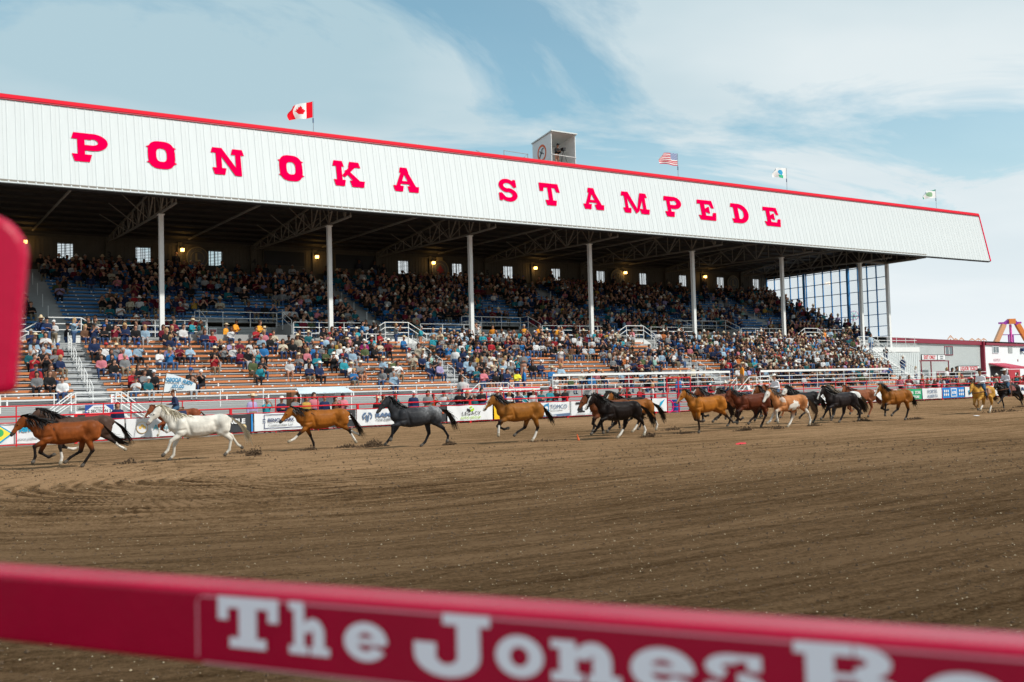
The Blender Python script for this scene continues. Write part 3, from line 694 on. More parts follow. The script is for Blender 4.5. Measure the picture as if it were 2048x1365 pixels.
def sdisc(m, y, z, ry, rz_, x, mi, ri=0, n=28):
    vs = []; fs = []
    for k in range(n):
        a = 2*math.pi*k/n; vs += [(x, y+ry*math.cos(a), z+rz_*math.sin(a)), (x, y+ry*ri*math.cos(a), z+rz_*ri*math.sin(a))]
    for k in range(n): j = (k+1) % n; fs.append((2*k, 2*k+1, 2*j+1, 2*j))
    if ri == 0: fs = [tuple(2*k for k in range(n-1, -1, -1))]
    m.add(vs, fs, mi)
sdisc(m, 64.1, 20.45, .62, .68, bx0-.006, 0, .74)
for a, b_ in (((-.25, -.2), (.0, .05)), ((0, .05), (.22, -.1)), ((0, .05), (.05, .32)), ((-.1, -.05), (-.25, .2)), ((.05, .3), (.25, .36)), ((-.2, -.2), (-.3, -.35))):
    m.bar((bx0-.008, 64.1-a[0], 20.45+a[1]), (bx0-.008, 64.1-b_[0], 20.45+b_[1]), .06, .06, 1)
bpart(m, 'booth_emblem', [oc, M_black])
m = GMB()
for a, b_ in (((41.2, 64, 19.9), (43.4, 64, 19.9)), ((41.2, 64, 20.25), (43.4, 64, 20.2)), ((43.4, 64, 17), (43.4, 64, 20.2)), ((41.2, 64, 17), (41.2, 64, 20.25)), ((41.2, 64, 19.3), (38.7, 64, 20.0)), ((42.4, 64, 19.4), (43.4, 64, 20.2))): m.bar(a, b_, .05)
m.build('roof_guard_rail', mat('galvanised_pipe', (.35, .38, .42), .4, metal=.4))
# ================================================================== bodies (people and horses)
def capsule(vs, fs, p, q, r0, r1, n=8, fx=1.0, axis=None):
    """closed tapered tube with round ends; fx widens it sideways"""
    p = Vector(p); q = Vector(q); d = q-p; l = d.length
    d = d.normalized() if l > 1e-6 else Vector((0, 0, 1))
    up = Vector(axis) if axis else (Vector((1, 0, 0)) if abs(d.x) < .9 else Vector((0, 1, 0)))
    b = d.cross(up).normalized(); a = b.cross(d).normalized()
    rings = [(p-d*r0*.97, .25*r0), (p-d*r0*.6, .8*r0), (p, r0), (q, r1), (q+d*r1*.6, .8*r1), (q+d*r1*.97, .25*r1)]
    o = len(vs)
    for c, r in rings:
        for k in range(n):
            t = 2*math.pi*k/n; vs.append(c+a*(math.cos(t)*r*fx)+b*(math.sin(t)*r))
    for i in range(5):
        for k in range(n): fs.append((o+i*n+k, o+i*n+(k+1) % n, o+(i+1)*n+(k+1) % n, o+(i+1)*n+k))
    fs.append(tuple(o+k for k in range(n-1, -1, -1))); fs.append(tuple(o+5*n+k for k in range(n)))
def fuse(vs, fs, voxel, smooth=4, sf=.5):
    """one continuous skin round all the closed shapes"""
    me = bpy.data.meshes.new('skin'); me.from_pydata([tuple(v) for v in vs], [], fs); me.update()
    bm = bmesh.new(); bm.from_mesh(me); bmesh.ops.recalc_face_normals(bm, faces=bm.faces); bm.to_mesh(me); bm.free()
    o = bpy.data.objects.new('skin', me); COL.objects.link(o)
    md = o.modifiers.new('r', 'REMESH'); md.mode = 'VOXEL'; md.voxel_size = voxel; md.use_smooth_shade = True
    ms_ = o.modifiers.new('s', 'SMOOTH'); ms_.factor = sf; ms_.iterations = smooth
    bpy.context.view_layer.update()
    dg = bpy.context.evaluated_depsgraph_get(); r = bpy.data.meshes.new_from_object(o.evaluated_get(dg)); bpy.data.objects.remove(o)
    bpy.data.meshes.remove(me)
    return r
def vcoords(me):
    a = np.empty(len(me.vertices)*3, np.float32); me.vertices.foreach_get('co', a); return a.reshape(-1, 3).astype(float)
def seg_dist(P, p, q, r0, r1):
    p = np.array(p, float); q = np.array(q, float); d = q-p; L2 = max(d@d, 1e-9)
    t = np.clip((P-p)@d/L2, 0, 1); c = p+t[:, None]*d
    return np.linalg.norm(P-c, axis=1)/(r0+(r1-r0)*t), t
def setcol(me, C):
    a = me.color_attributes.new('Col', 'FLOAT_COLOR', 'POINT')
    C4 = np.concatenate([C, np.ones((len(C), 1))], 1).astype(np.float32); a.data.foreach_set('color', C4.ravel())
def smooth_all(me): me.polygons.foreach_set('use_smooth', np.ones(len(me.polygons), bool))

SK, SH, PA, DK = (1, 0, 0), (0, 1, 0), (0, 0, 1), (0, 0, 0)
def man(pose='sit', arms='lap', lean=0.0, sx=1.0):
    """list of (p, q, r0, r1, zone, fx): origin on the seat (sit) or on the floor (stand); looks to -Y"""
    c = []
    z0 = .10 if pose == 'sit' else .93
    ly = -lean
    def P(x, y, z): return (x*sx, y+ly*(z-z0), z)
    c.append(((-.05, 0, z0), (.05, 0, z0), .145, .145, PA, 1)); c.append(((-.05*sx, 0, z0+.1), P(-.055, 0, z0+.30), .125, .14, SH, 1)); c.append(((.05*sx, 0, z0+.1), P(.055, 0, z0+.30), .125, .14, SH, 1))
    c.append((P(-.13, 0, z0+.42), P(.13, 0, z0+.42), .085, .085, SH, 1)); c.append((P(-.06, -.0, z0+.36), P(.06, -.0, z0+.36), .125, .125, SH, 1))
    c.append((P(0, -.01, z0+.46), P(0, -.025, z0+.58), .055, .05, SK, 1)); c.append((P(0, -.035, z0+.64), P(0, -.03, z0+.70), .088, .095, SK, .88)); c.append((P(0, -.12, z0+.655), P(0, -.13, z0+.64), .018, .02, SK, 1))
    sh = z0+.42
    if arms == 'lap': A = [((.245, -.08, sh-.25), (.08, -.27, z0+.08))]*2
    elif arms == 'clap': A = [((.24, -.12, sh-.22), (.04, -.30, sh-.08))]*2
    elif arms == 'phone': A = [((.22, -.22, sh-.10), (.06, -.30, sh+.17))]*2
    elif arms == 'one': A = [((.25, -.08, sh-.25), (.1, -.26, z0+.1)), ((.25, -.2, sh-.08), (.12, -.26, sh+.18))]
    elif arms == 'down': A = [((.25, .0, sh-.28), (.26, -.06, sh-.54))]*2
    elif arms == 'fold': A = [((.24, -.05, sh-.25), (-.02, -.17, sh-.20))]*2
    elif arms == 'up': A = [((.28, .0, sh+.16), (.2, -.05, sh+.42)), ((.25, .0, sh-.28), (.26, -.06, sh-.52))]
    elif arms == 'rein': A = [((.24, -.03, sh-.25), (.06, -.33, sh-.26))]*2
    else: A = [((.24, -.1, sh-.24), (.07, -.3, sh-.2))]*2
    for s, (e, h) in zip((-1, 1), A):
        S0 = P(s*.19, 0, sh); E_ = P(s*e[0], e[1], e[2]); H = P(s*h[0], h[1], h[2])
        c.append((S0, E_, .058, .046, SH, 1)); mid = tuple((a+b)/2 for a, b in zip(E_, H)); slv = SK if arms in ('phone', 'clap', 'one') else SH
        c.append((E_, mid, .045, .040, slv if pose != 'ride' else SH, 1)); c.append((mid, H, .039, .028, SK if pose != 'ride' else SH, 1)); 
        dv = (Vector(H)-Vector(E_)).normalized(); c.append((H, tuple(Vector(H)+dv*.07), .036, .03, SK, 1))
    for s in (-1, 1):
        if pose == 'sit':
            c.append(((s*.09, -.02, .09), (s*.12, -.42, .10), .09, .068, PA, 1)); c.append(((s*.12, -.43, .08), (s*.11, -.40, -.33), .062, .042, PA, 1)); c.append(((s*.11, -.40, -.385), (s*.13, -.56, -.40), .042, .036, DK, 1))
        elif pose == 'stand':
            c.append(((s*.09, 0, .88), (s*.11, -.02, .50), .09, .062, PA, 1)); c.append(((s*.11, -.02, .50), (s*.12, .02, .10), .06, .042, PA, 1)); c.append(((s*.12, .01, .045), (s*.14, -.15, .035), .042, .035, DK, 1))
        elif pose == 'ride':
            c.append(((s*.12, -.02, z0-.02), (s*.30, -.36, z0-.18), .092, .07, PA, 1)); c.append(((s*.30, -.36, z0-.18), (s*.30, -.16, z0-.56), .066, .046, PA, 1)); c.append(((s*.30, -.16, z0-.56), (s*.31, -.12, z0-.66), .044, .04, DK, 1)); c.append(((s*.31, -.12, z0-.68), (s*.33, -.30, z0-.66), .04, .032, DK, 1))
    return c
def body_mesh(c, voxel=.042, smooth=2):
    vs, fs = [], []
    for p, q, r0, r1, z, fx in c: capsule(vs, fs, p, q, r0*1.06, r1*1.06, 8, fx)
    me = fuse(vs, fs, voxel, smooth)
    P = vcoords(me); best = np.full(len(P), 9.); col = np.zeros((len(P), 3))
    for p, q, r0, r1, z, fx in c:
        d, t = seg_dist(P, p, q, r0, r1); k = d < best; best[k] = d[k]; col[k] = z
    setcol(me, col); return me
# clothes: the shirt takes the person's own colour, jeans and skin vary from one person to the next
pm_ = bpy.data.materials.new('person_clothes'); pm_.use_nodes = True; q = pm_.node_tree; qn = q.nodes; ql = q.links; pb = qn['Principled BSDF']; pb.inputs['Roughness'].default_value = .8; pb.inputs['Specular IOR Level'].default_value = .2
oi = qn.new('ShaderNodeObjectInfo'); at_ = qn.new('ShaderNodeAttribute'); at_.attribute_name = 'Col'; sx_ = qn.new('ShaderNodeSeparateColor'); ql.new(at_.outputs['Color'], sx_.inputs[0])
def ramp(stops):
    r = qn.new('ShaderNodeValToRGB'); r.color_ramp.interpolation = 'CONSTANT'; e = r.color_ramp.elements
    e[0].position = 0; e[0].color = (*stops[0][1], 1); e[1].position = stops[1][0]; e[1].color = (*stops[1][1], 1)
    for p, c in stops[2:]: k = e.new(p); k.color = (*c, 1)
    return r
rp = ramp([(0, (.03, .055, .13)), (.42, (.06, .11, .22)), (.6, (.015, .015, .02)), (.76, (.22, .18, .13)), (.86, (.42, .22, .15)), (.93, (.35, .36, .38))]); ql.new(oi.outputs['Random'], rp.inputs[0])
rk_m = qn.new('ShaderNodeMath'); rk_m.operation = 'FRACT'; rk_ = qn.new('ShaderNodeMath'); rk_.operation = 'MULTIPLY'; rk_.inputs[1].default_value = 7.31; ql.new(oi.outputs['Random'], rk_.inputs[0]); ql.new(rk_.outputs[0], rk_m.inputs[0])
rs_ = ramp([(0, (.42, .22, .145)), (.35, (.35, .17, .11)), (.7, (.46, .25, .175)), (.92, (.18, .085, .05))]); ql.new(rk_m.outputs[0], rs_.inputs[0])
def mixc(f, a, b):
    n = qn.new('ShaderNodeMix'); n.data_type = 'RGBA'; ql.new(f, n.inputs[0])
    if isinstance(a, tuple): n.inputs[6].default_value = a
    else: ql.new(a, n.inputs[6])
    ql.new(b, n.inputs[7]); return n.outputs[2]
c_ = mixc(sx_.outputs[2], (.02, .015, .012, 1), rp.outputs[0]); c_ = mixc(sx_.outputs[0], c_, rs_.outputs[0]); c_ = mixc(sx_.outputs[1], c_, oi.outputs['Color'])
ql.new(c_, pb.inputs['Base Color'])
M_hat = bpy.data.materials.new('headwear'); M_hat.use_nodes = True; hb = M_hat.node_tree.nodes['Principled BSDF']; hb.inputs['Roughness'].default_value = .8
ho = M_hat.node_tree.nodes.new('ShaderNodeObjectInfo'); M_hat.node_tree.links.new(ho.outputs['Color'], hb.inputs['Base Color'])
M_crowd = mat('crowd_clothes', attr='Col', rough=.8, spec=.2)

def hat_shape(kind):
    """verts, faces round the crown of the head at the origin"""
    vs, fs = [], []
    if kind == 'cowboy_hat':
        n = 14
        rings = [(.115, .0, 0), (.195, .005, 1), (.2, .012, 1), (.115, .02, 0), (.105, .09, 0), (.085, .125, 0), (.03, .115, 0)]
        for r, z, br in rings:
            for k in range(n):
                t = 2*math.pi*k/n; zz = z+(.05*abs(math.cos(t))**3 if br else 0)
                vs.append((r*math.cos(t)*(1.0 if br else .85), r*math.sin(t)*(1.1 if br else 1.05), zz))
        for i in range(len(rings)-1):
            for k in range(n): fs.append((i*n+k, i*n+(k+1) % n, (i+1)*n+(k+1) % n, (i+1)*n+k))
        fs.append(tuple((len(rings)-1)*n+k for k in range(n))); fs.append(tuple(range(n-1, -1, -1)))
    elif kind == 'cap':
        capsule(vs, fs, (0, 0, .0), (0, .005, .01), .103, .098, 10)
        o = len(vs); vs += [(-.07, -.07, .01), (.07, -.07, .01), (.05, -.19, -.012), (-.05, -.19, -.012), (-.07, -.07, .022), (.07, -.07, .022), (.05, -.19, -.002), (-.05, -.19, -.002)]
        fs += [(o, o+3, o+2, o+1), (o+4, o+5, o+6, o+7), (o+2, o+3, o+7, o+6), (o, o+1, o+5, o+4), (o+1, o+2, o+6, o+5), (o+3, o, o+4, o+7)]
    elif kind == 'short_hair':
        capsule(vs, fs, (0, .025, -.01), (0, .015, .02), .102, .098, 10)
    else:
        capsule(vs, fs, (0, .025, .0), (0, .015, .02), .106, .10, 10); capsule(vs, fs, (0, .05, -.02), (0, .075, -.24), .085, .06, 8, 1.3)
    return vs, fs
HATM = {}
for k in ('cowboy_hat', 'cap', 'short_hair', 'long_hair'):
    vs, fs = hat_shape(k); me = bpy.data.meshes.new(k); me.from_pydata([tuple(v) for v in vs], [], fs); me.materials.append(M_hat); smooth_all(me); HATM[k] = me
BODY = {}
for pose, arms in (('sit', 'lap'), ('sit', 'clap'), ('sit', 'phone'), ('sit', 'one'), ('sit', 'hold'), ('stand', 'down'), ('stand', 'hold'), ('stand', 'phone'), ('stand', 'fold'), ('stand', 'one')):
    c = man(pose, arms, .12 if arms in ('lap', 'hold') else .04); me = body_mesh(c); me.materials.append(pm_); me.name = 'person_'+pose
    BODY[(pose, arms)] = (me, c)
def headpos(c): 
    p, q = c[6][0], c[6][1]; return Vector(q)+Vector((0, 0, .03))
SHIRT_ = [('white', (.76, .76, .76), 20), ('pale blue', (.36, .52, .66), 10), ('turquoise', (.03, .32, .40), 4.5), ('bright blue', (.03, .20, .50), 7), ('navy', (.015, .03, .09), 10), ('black', (.012, .012, .014), 16), ('red', (.42, .02, .03), 4),
         ('maroon', (.18, .012, .03), 5), ('grey', (.25, .26, .27), 8), ('pink', (.68, .22, .27), 4), ('magenta', (.36, .02, .16), 1), ('teal', (.015, .14, .17), 6), ('cream', (.62, .55, .42), 6), ('olive green', (.09, .12, .05), 4),
         ('brown', (.14, .07, .04), 4), ('orange', (.55, .16, .04), .8), ('mint green', (.35, .60, .52), 1.2), ('mustard yellow', (.52, .32, .06), .9), ('lavender', (.42, .36, .60), 2)]
SHIRT = [(n, tuple(v*.74 for v in c), w*(1.5 if n in ('black', 'navy', 'grey') else 1)) for n, c, w in SHIRT_]
SW = np.array([s[2] for s in SHIRT], float); SW /= SW.sum()
HEAD = [('cowboy_hat', 'straw cowboy hat', (.62, .50, .33), 7), ('cowboy_hat', 'white cowboy hat', (.74, .71, .64), 7), ('cowboy_hat', 'black cowboy hat', (.02, .018, .016), 4), ('cap', 'black cap', (.015, .015, .02), 9), ('cap', 'white cap', (.7, .7, .7), 3), ('cap', 'blue cap', (.02, .08, .3), 3), ('cap', 'red cap', (.4, .02, .02), 2),
        ('short_hair', 'short brown hair', (.05, .028, .016), 14), ('short_hair', 'short grey hair', (.32, .31, .30), 6), ('long_hair', 'long blonde hair', (.40, .26, .12), 10), ('long_hair', 'long brown hair', (.055, .026, .014), 14), ('long_hair', 'long black hair', (.012, .010, .010), 8)]
HW = np.array([h[3] for h in HEAD], float); HW /= HW.sum()
prng = np.random.default_rng(21)
def person(x, y, z, pose, arms, shirt, head, rz=0, scale=1.0):
    me, c = BODY[(pose, arms)]
    o = link('person', me, None, (x, y, z), rz); o.scale = (scale*1.17, scale*1.10, scale*1.08) if pose != 'ride' else (scale,)*3; o['category'] = 'person'
    sj = .8+.4*prng.random(); o.color = (*[float(np.clip(v*sj, 0, .8)) for v in shirt[1]], 1)
    hp = headpos(c); h = link('hair' if 'hair' in head[0] else head[0], HATM[head[0]], o, tuple(hp+Vector((0, 0, .02 if head[0] in ('cowboy_hat', 'cap') else 0))))
    h.color = (*head[2], 1)
    return o
# cheap figures for the far mass of spectators, joined into one body of people
class Mass:
    def __init__(s): s.V = []; s.F = []; s.C = []; s.n = 0
    def add(s, x, y, z, pose, arms, shirt, head, rz):
        jit = float(np.clip(prng.normal(1, .07), .8, 1.12)); sj = .7+.5*prng.random(); shirt = tuple(float(np.clip(v*sj, 0, .8)) for v in shirt)
        c = BODY[(pose, arms)][1]; ca, sa = math.cos(rz), math.sin(rz); n = 5
        skin = [(.40, .21, .14), (.34, .165, .105), (.44, .24, .165), (.18, .085, .05)][prng.integers(0, 4) if prng.random() < .9 else 3]
        pants = [(.03, .055, .13), (.06, .11, .22), (.015, .015, .02), (.2, .17, .12)][prng.integers(0, 4)]
        parts = [(p, q, r0*1.08, r1*1.08, {SK: skin, SH: shirt, PA: pants, DK: (.02, .02, .02)}[zn]) for p, q, r0, r1, zn, fx in c if r0 > .03]
        hp = headpos(c); k = head[0]
        if k == 'cowboy_hat': parts += [((hp.x, hp.y, hp.z+.02), (hp.x, hp.y, hp.z+.03), .165, .165, head[2], 1), ((hp.x, hp.y, hp.z+.04), (hp.x, hp.y, hp.z+.12), .1, .08, head[2], 1)]
        else:
            parts += [((hp.x, hp.y+.02, hp.z), (hp.x, hp.y+.01, hp.z+.02), .104, .09, head[2])]
            if k == 'long_hair': parts += [((hp.x, hp.y+.06, hp.z-.03), (hp.x, hp.y+.07, hp.z-.25), .09, .06, head[2])]
        for it in parts:
            p, q, r0, r1, col = it[:5]
            flat = len(it) == 6 and r0 > .15 and r0 == r1
            p = Vector(p); q = Vector(q); d = q-p; d = d.normalized() if d.length > 1e-5 else Vector((0, 0, 1))
            up = Vector((1, 0, 0)) if abs(d.x) < .9 else Vector((0, 1, 0)); b = d.cross(up).normalized(); a = b.cross(d)
            e0, e1 = (.1, .1) if flat else (.75, .75)
            o = s.n
            rings = [(p-d*r0*e0, r0*(.95 if flat else .5)), (p, r0), (q, r1), (q+d*r1*e1, r1*(.95 if flat else .5))]
            for cpt, r in rings:
                for k2 in range(n):
                    t = 2*math.pi*k2/n; w = cpt+a*(math.cos(t)*r)+b*(math.sin(t)*r)
                    s.V.append((x+(w.x*ca-w.y*sa)*1.17*jit, y+(w.x*sa+w.y*ca)*1.1, z+w.z*1.08*(jit if w.z > 0 else 1))); s.C.append(col)
            for i in range(3):
                for k2 in range(n): s.F.append((o+i*n+k2, o+i*n+(k2+1) % n, o+(i+1)*n+(k2+1) % n, o+(i+1)*n+k2))
            s.F.append(tuple(o+k2 for k2 in range(n-1, -1, -1))); s.F.append(tuple(o+3*n+k2 for k2 in range(n)))
            s.n += 4*n
    def build(s, name, label):
        me = bpy.data.meshes.new(name); me.from_pydata(s.V, [], s.F); setcol(me, np.array(s.C)); me.materials.append(M_crowd); smooth_all(me)
        return tag(link(name, me), label, kind='stuff')

# ------------------------------------------------------------------ horses
def strands(name, roots, lens, dirs, col, n=120, w=.02, seed=0, droop=.5, parent=None, curl=.0, spread=.12, seg=5, wave=.02):
    """roots: polyline; each lock starts on it and follows the direction at that point"""
    rg = np.random.default_rng(seed); V = []; Fs = []; C = []
    rt_ = np.array(roots, float); k = len(rt_)-1
    for i in range(n):
        t = rg.random()*k; j = min(int(t), k-1); f = t-j
        p = rt_[j]*(1-f)+rt_[j+1]*f; p = p+rg.normal(0, .012, 3)
        d = np.array(dirs[j])*(1-f)+np.array(dirs[j+1])*f; d = d+rg.normal(0, spread, 3); d /= np.linalg.norm(d)
        L_ = (lens[j]*(1-f)+lens[j+1]*f)*(.6+.55*rg.random()); a = rg.random()*6.28; sd = np.array([math.cos(a)*.3, math.sin(a)+.2, .55]); sd -= d*(sd@d); sd /= np.linalg.norm(sd)
        o = len(V); cc = np.array(col)*(.75+.45*rg.random()); ph = rg.random()*6.28
        for q in range(seg+1):
            u = q/seg; ww_ = w*(1-.85*u**2)*(.7+.6*rg.random()); dd = d+np.array([0, 0, -droop*u])
            pt = p+dd*L_*u+sd*math.sin(ph+u*4)*wave
            V += [pt-sd*ww_, pt+sd*ww_]; C += [cc, cc]
        for q in range(seg): b_ = o+2*q; Fs.append((b_, b_+1, b_+3, b_+2))
    me = bpy.data.meshes.new(name); me.from_pydata([tuple(v) for v in V], [], Fs); setcol(me, np.array(C)); me.materials.append(hairm())
    return link(name, me, parent)
# gallop poses, side view in metres (x forward, z up): knee, fetlock and toe of each fore leg; hock, fetlock and toe of each hind leg
POSE = dict(
 A=dict(poll=(1.30, 1.50), nose=(1.62, 1.02), fore=[((1.09, .58), (1.06, .28), (1.12, .10)), ((.78, .42), (.56, .27), (.38, .37))], hind=[((-.66, .40), (-.48, .13), (-.40, .0)), ((-.38, .50), (-.05, .31), (.10, .17))], tail=[(-1.0, 1.16), (-1.2, .92), (-1.42, .68), (-1.72, .62)]),
 B=dict(poll=(1.30, 1.62), nose=(1.62, 1.18), fore=[((1.17, .42), (1.26, .16), (1.38, .04)), ((.76, .42), (.78, .13), (.90, 0))], hind=[((-1.0, .48), (-.94, .13), (-.82, .0)), ((-1.24, .55), (-1.4, .30), (-1.56, .20))], tail=[(-.99, 1.2), (-1.27, .98), (-1.46, .72), (-1.5, .42)]),
 C=dict(poll=(1.24, 1.40), nose=(1.62, .97), fore=[((1.1, .38), (1.35, .16), (1.54, .08)), ((.38, .36), (.28, .11), (.27, .0))], hind=[((-.86, .60), (-1.03, .32), (-1.12, .2)), ((-1.12, .57), (-1.33, .42), (-1.52, .36))], tail=[(-.98, 1.18), (-1.12, .97), (-1.34, .6), (-1.48, .36)]),
 D=dict(poll=(1.16, 1.66), nose=(1.50, 1.28), fore=[((1.17, .70), (1.18, .38), (1.22, .24)), ((.9, .38), (1.08, .14), (1.18, .03))], hind=[((-1.10, .47), (-1.28, .21), (-1.26, .08)), ((-.56, .38), (-.42, .13), (-.3, .04))], tail=[(-.98, 1.2), (-1.2, 1.1), (-1.4, .85), (-1.52, .5)]),
 E=dict(poll=(1.22, 1.58), nose=(1.58, 1.15), fore=[((1.0, .68), (1.05, .38), (1.05, .22)), ((.9, .5), (.72, .42), (.55, .46))], hind=[((-.62, .44), (-.5, .15), (-.38, 0)), ((-.3, .5), (.12, .31), (.26, .2))], tail=[(-.98, 1.16), (-1.1, 1.0), (-1.28, .76), (-1.38, .56)]),
 F=dict(poll=(1.28, 1.60), nose=(1.62, 1.14), fore=[((1.16, .66), (1.12, .37), (1.08, .24)), ((1.0, .38), (1.2, .14), (1.36, .07))], hind=[((-1.08, .43), (-1.2, .18), (-1.15, .04)), ((-.34, .42), (-.12, .14), (.05, 0))], tail=[(-1.0, 1.14), (-1.28, .98), (-1.5, .7), (-1.62, .42)]),
 G=dict(poll=(1.26, 1.56), nose=(1.62, 1.14), fore=[((.62, .34), (.58, .12), (.60, 0)), ((.48, .38), (.22, .30), (.05, .34))], hind=[((-.82, .60), (-1.05, .40), (-1.2, .32)), ((-.95, .64), (-1.2, .48), (-1.36, .42))], tail=[(-1.0, 1.12), (-1.2, .95), (-1.35, .72), (-1.46, .5)]),
)
def horse(pose, coat_c, pts_c=None, mane_c=None, muzzle=None, blaze=None, socks=(), loc=(0, 0), rz=math.pi, s=1.0, label='', face=False, patch=None, dapple=None, mane_len=.3, tail_len=.7, mane_fly=1.0, bulk=1.0, lift=0.0, seed=0, voxel=.027):
    ps = POSE[pose]; vs, fs, tags_ = [], [], []
    def cap(p, q, r0, r1, tg=None, fx=1.0, n=12):
        capsule(vs, fs, p, q, r0, r1, n, fx, (0, 1, 0)); tags_.append((p, q, r0, r1, tg))
    def ell(p, q, r0, r1, fx): cap(p, q, r0, r1, 'b', fx)
    B_ = bulk
    ell((.52, 0, 1.01), (.25, 0, .985), .335*B_, .345*B_, .76); ell((.25, 0, .985), (-.12, 0, .99), .345*B_, .33*B_, .84); ell((-.12, 0, .995), (-.42, 0, 1.045), .33*B_, .285*B_, .86); ell((-.42, 0, 1.05), (-.66, 0, 1.075), .285, .29, .9)
    ell((.66, 0, 1.0), (.80, 0, 1.04), .27, .20, .82); ell((.42, 0, 1.24), (.12, 0, 1.19), .11, .10, .8)
    ell((-.78, 0, 1.15), (-.90, 0, 1.13), .19, .11, 1.0)
    for sy in (-1, 1):
        cap((-.64, sy*.13, 1.12), (-.70, sy*.16, .90), .215, .19, 'b'); cap((.60, sy*.15, 1.12), (.66, sy*.16, .86), .15, .13, 'b'); cap((.45, sy*.13, 1.05), (.60, sy*.16, .8), .14, .11, 'b')
    # neck and head
    px, pz = ps['poll']; poll = Vector((px-.04, 0, pz-.08)); nd_ = Vector((ps['nose'][0]-px, 0, ps['nose'][1]-pz)).normalized(); nose = poll+nd_*.50+Vector((.02, 0, -.01))
    nb = Vector((.70, 0, 1.10)); md = nb.lerp(poll, .5)+Vector((.0, 0, .02))
    cap(nb, md, .25, .18, 'n', .58); cap(md, poll+Vector((-.04, 0, 0)), .18, .122, 'n', .6); cap(Vector((.48, 0, 1.2)), md+Vector((-.05, 0, .06)), .12, .09, 'n', .5)
    per = Vector((nd_.z, 0, -nd_.x)); per = per if per.z < 0 else -per
    cap(poll, poll+nd_*.2, .105, .105, 'h', .72); cap(poll+nd_*.10+per*.06, poll+nd_*.24+per*.05, .10, .075, 'h', .62)
    cap(poll+nd_*.2, nose-nd_*.06, .09, .058, 'h', .72); cap(nose-nd_*.07, nose, .062, .055, 'z', .85); cap(nose-nd_*.02+per*.03, nose-nd_*.10+per*.045, .035, .04, 'z', .8)
    for sy in (-1, 1):
        e0 = poll+Vector((.0, sy*.055, .07)); cap(e0, e0+Vector((-.05, sy*.02, .11)), .032, .010, 'h', .6); cap(poll+nd_*.17+Vector((0, sy*.062, 0))-per*.04, poll+nd_*.21+Vector((0, sy*.062, 0))-per*.035, .026, .024, 'h')
    legs = []
    def seg_(a, b_, L_): a = Vector(a); d = Vector(b_)-a; d.y *= .5; return a+d.normalized()*L_
    for k, (kn, ft, to) in enumerate(ps['fore']):
        y = (-.14, .14)[k]*(-1)  # first leg: the one nearer the camera for a horse running to -X
        y = .15 if k == 0 else -.15
        el = Vector((.60, y, .80)); K = seg_(el, (kn[0], y, kn[1]), .40); Fk = seg_(K, (K.x+ft[0]-kn[0], y*.9, K.z+ft[1]-kn[1]), .29); T = seg_(Fk, (Fk.x+to[0]-ft[0], y*.9, Fk.z+to[1]-ft[1]), .13)
        cap(el+Vector((0, 0, .03)), el.lerp(K, .45), .11, .075, 'u'); cap(el.lerp(K, .4), K, .09, .062, 'u'); cap(K, K+(Fk-K)*.12, .064, .055, ('l', 0, k)); cap(K, Fk, .047, .044, ('l', .2, k)); cap(Fk, Fk, .054, .054, ('l', .8, k)); cap(Fk, T, .044, .046, ('s', 1, k)); 
        hd = (T-Fk).normalized(); cap(T, T+hd*.055+Vector((.012, 0, -.01)), .05, .062, ('f', 1, k)); legs.append((K, Fk, T))
    for k, (hk, ft, to) in enumerate(ps['hind']):
        y = .15 if k == 0 else -.15
        hp_ = Vector((-.72, y, .98)); st0 = Vector((-.54+.25*(hk[0]+.8), y*1.08, .80)); H = seg_(st0, (hk[0], y, hk[1]), .40)
        Fk = seg_(H, (H.x+ft[0]-hk[0], y*.9, H.z+ft[1]-hk[1]), .34); T = seg_(Fk, (Fk.x+to[0]-ft[0], y*.9, Fk.z+to[1]-ft[1]), .13)
        cap(hp_, st0, .19, .135, 'b'); cap(st0, st0.lerp(H, .5), .13, .08, 'u'); cap(st0.lerp(H, .45), H, .095, .066, 'u'); cap(H, H+(Fk-H)*.14, .068, .056, ('l', 0, 2+k)); cap(H, Fk, .050, .045, ('l', .2, 2+k)); cap(Fk, Fk, .055, .055, ('l', .8, 2+k)); cap(Fk, T, .045, .047, ('s', 1, 2+k))
        hd = (T-Fk).normalized(); cap(T, T+hd*.055+Vector((.012, 0, -.01)), .05, .062, ('f', 1, 2+k)); legs.append((H, Fk, T))
    me = fuse(vs, fs, voxel, 3, .5)
    P = vcoords(me); best = np.full(len(P), 9.); ti = np.zeros(len(P), int); tt = np.zeros(len(P))
    for i, (p, q, r0, r1, tg) in enumerate(tags_):
        d, t = seg_dist(P, p, q, r0, r1); kk = d < best; best[kk] = d[kk]; ti[kk] = i; tt[kk] = t[kk]
    # round the barrel, shoulder and haunch into each other; leave the thin parts alone
    ed = np.empty(len(me.edges)*2, np.int32); me.edges.foreach_get('vertices', ed); ed = ed.reshape(-1, 2)
    wt = np.array([{'b': 1.0, 'n': .8, 'u': .35}.get(tg, .0) if isinstance(tg, str) else 0. for *_q, tg in tags_])[ti]
    deg = np.bincount(ed.ravel(), minlength=len(P)).astype(float)[:, None]
    for it in range(16):
        acc = np.zeros_like(P)
        for c in range(3): acc[:, c] = np.bincount(ed[:, 0], P[ed[:, 1], c], len(P))+np.bincount(ed[:, 1], P[ed[:, 0], c], len(P))
        avg = acc/np.maximum(deg, 1); k_ = .55 if it % 2 == 0 else -.50
        P = P+(avg-P)*wt[:, None]*k_ if it < 12 else P+(avg-P)*wt[:, None]*.35
    bw = wt >= .99
    def groove(d, w, dep, m): # a shallow furrow between two muscles
        k_ = np.exp(-(d/w)**2)*m*bw; P[:, 1] *= 1-dep*k_
    X_, Z_ = P[:, 0], P[:, 2]
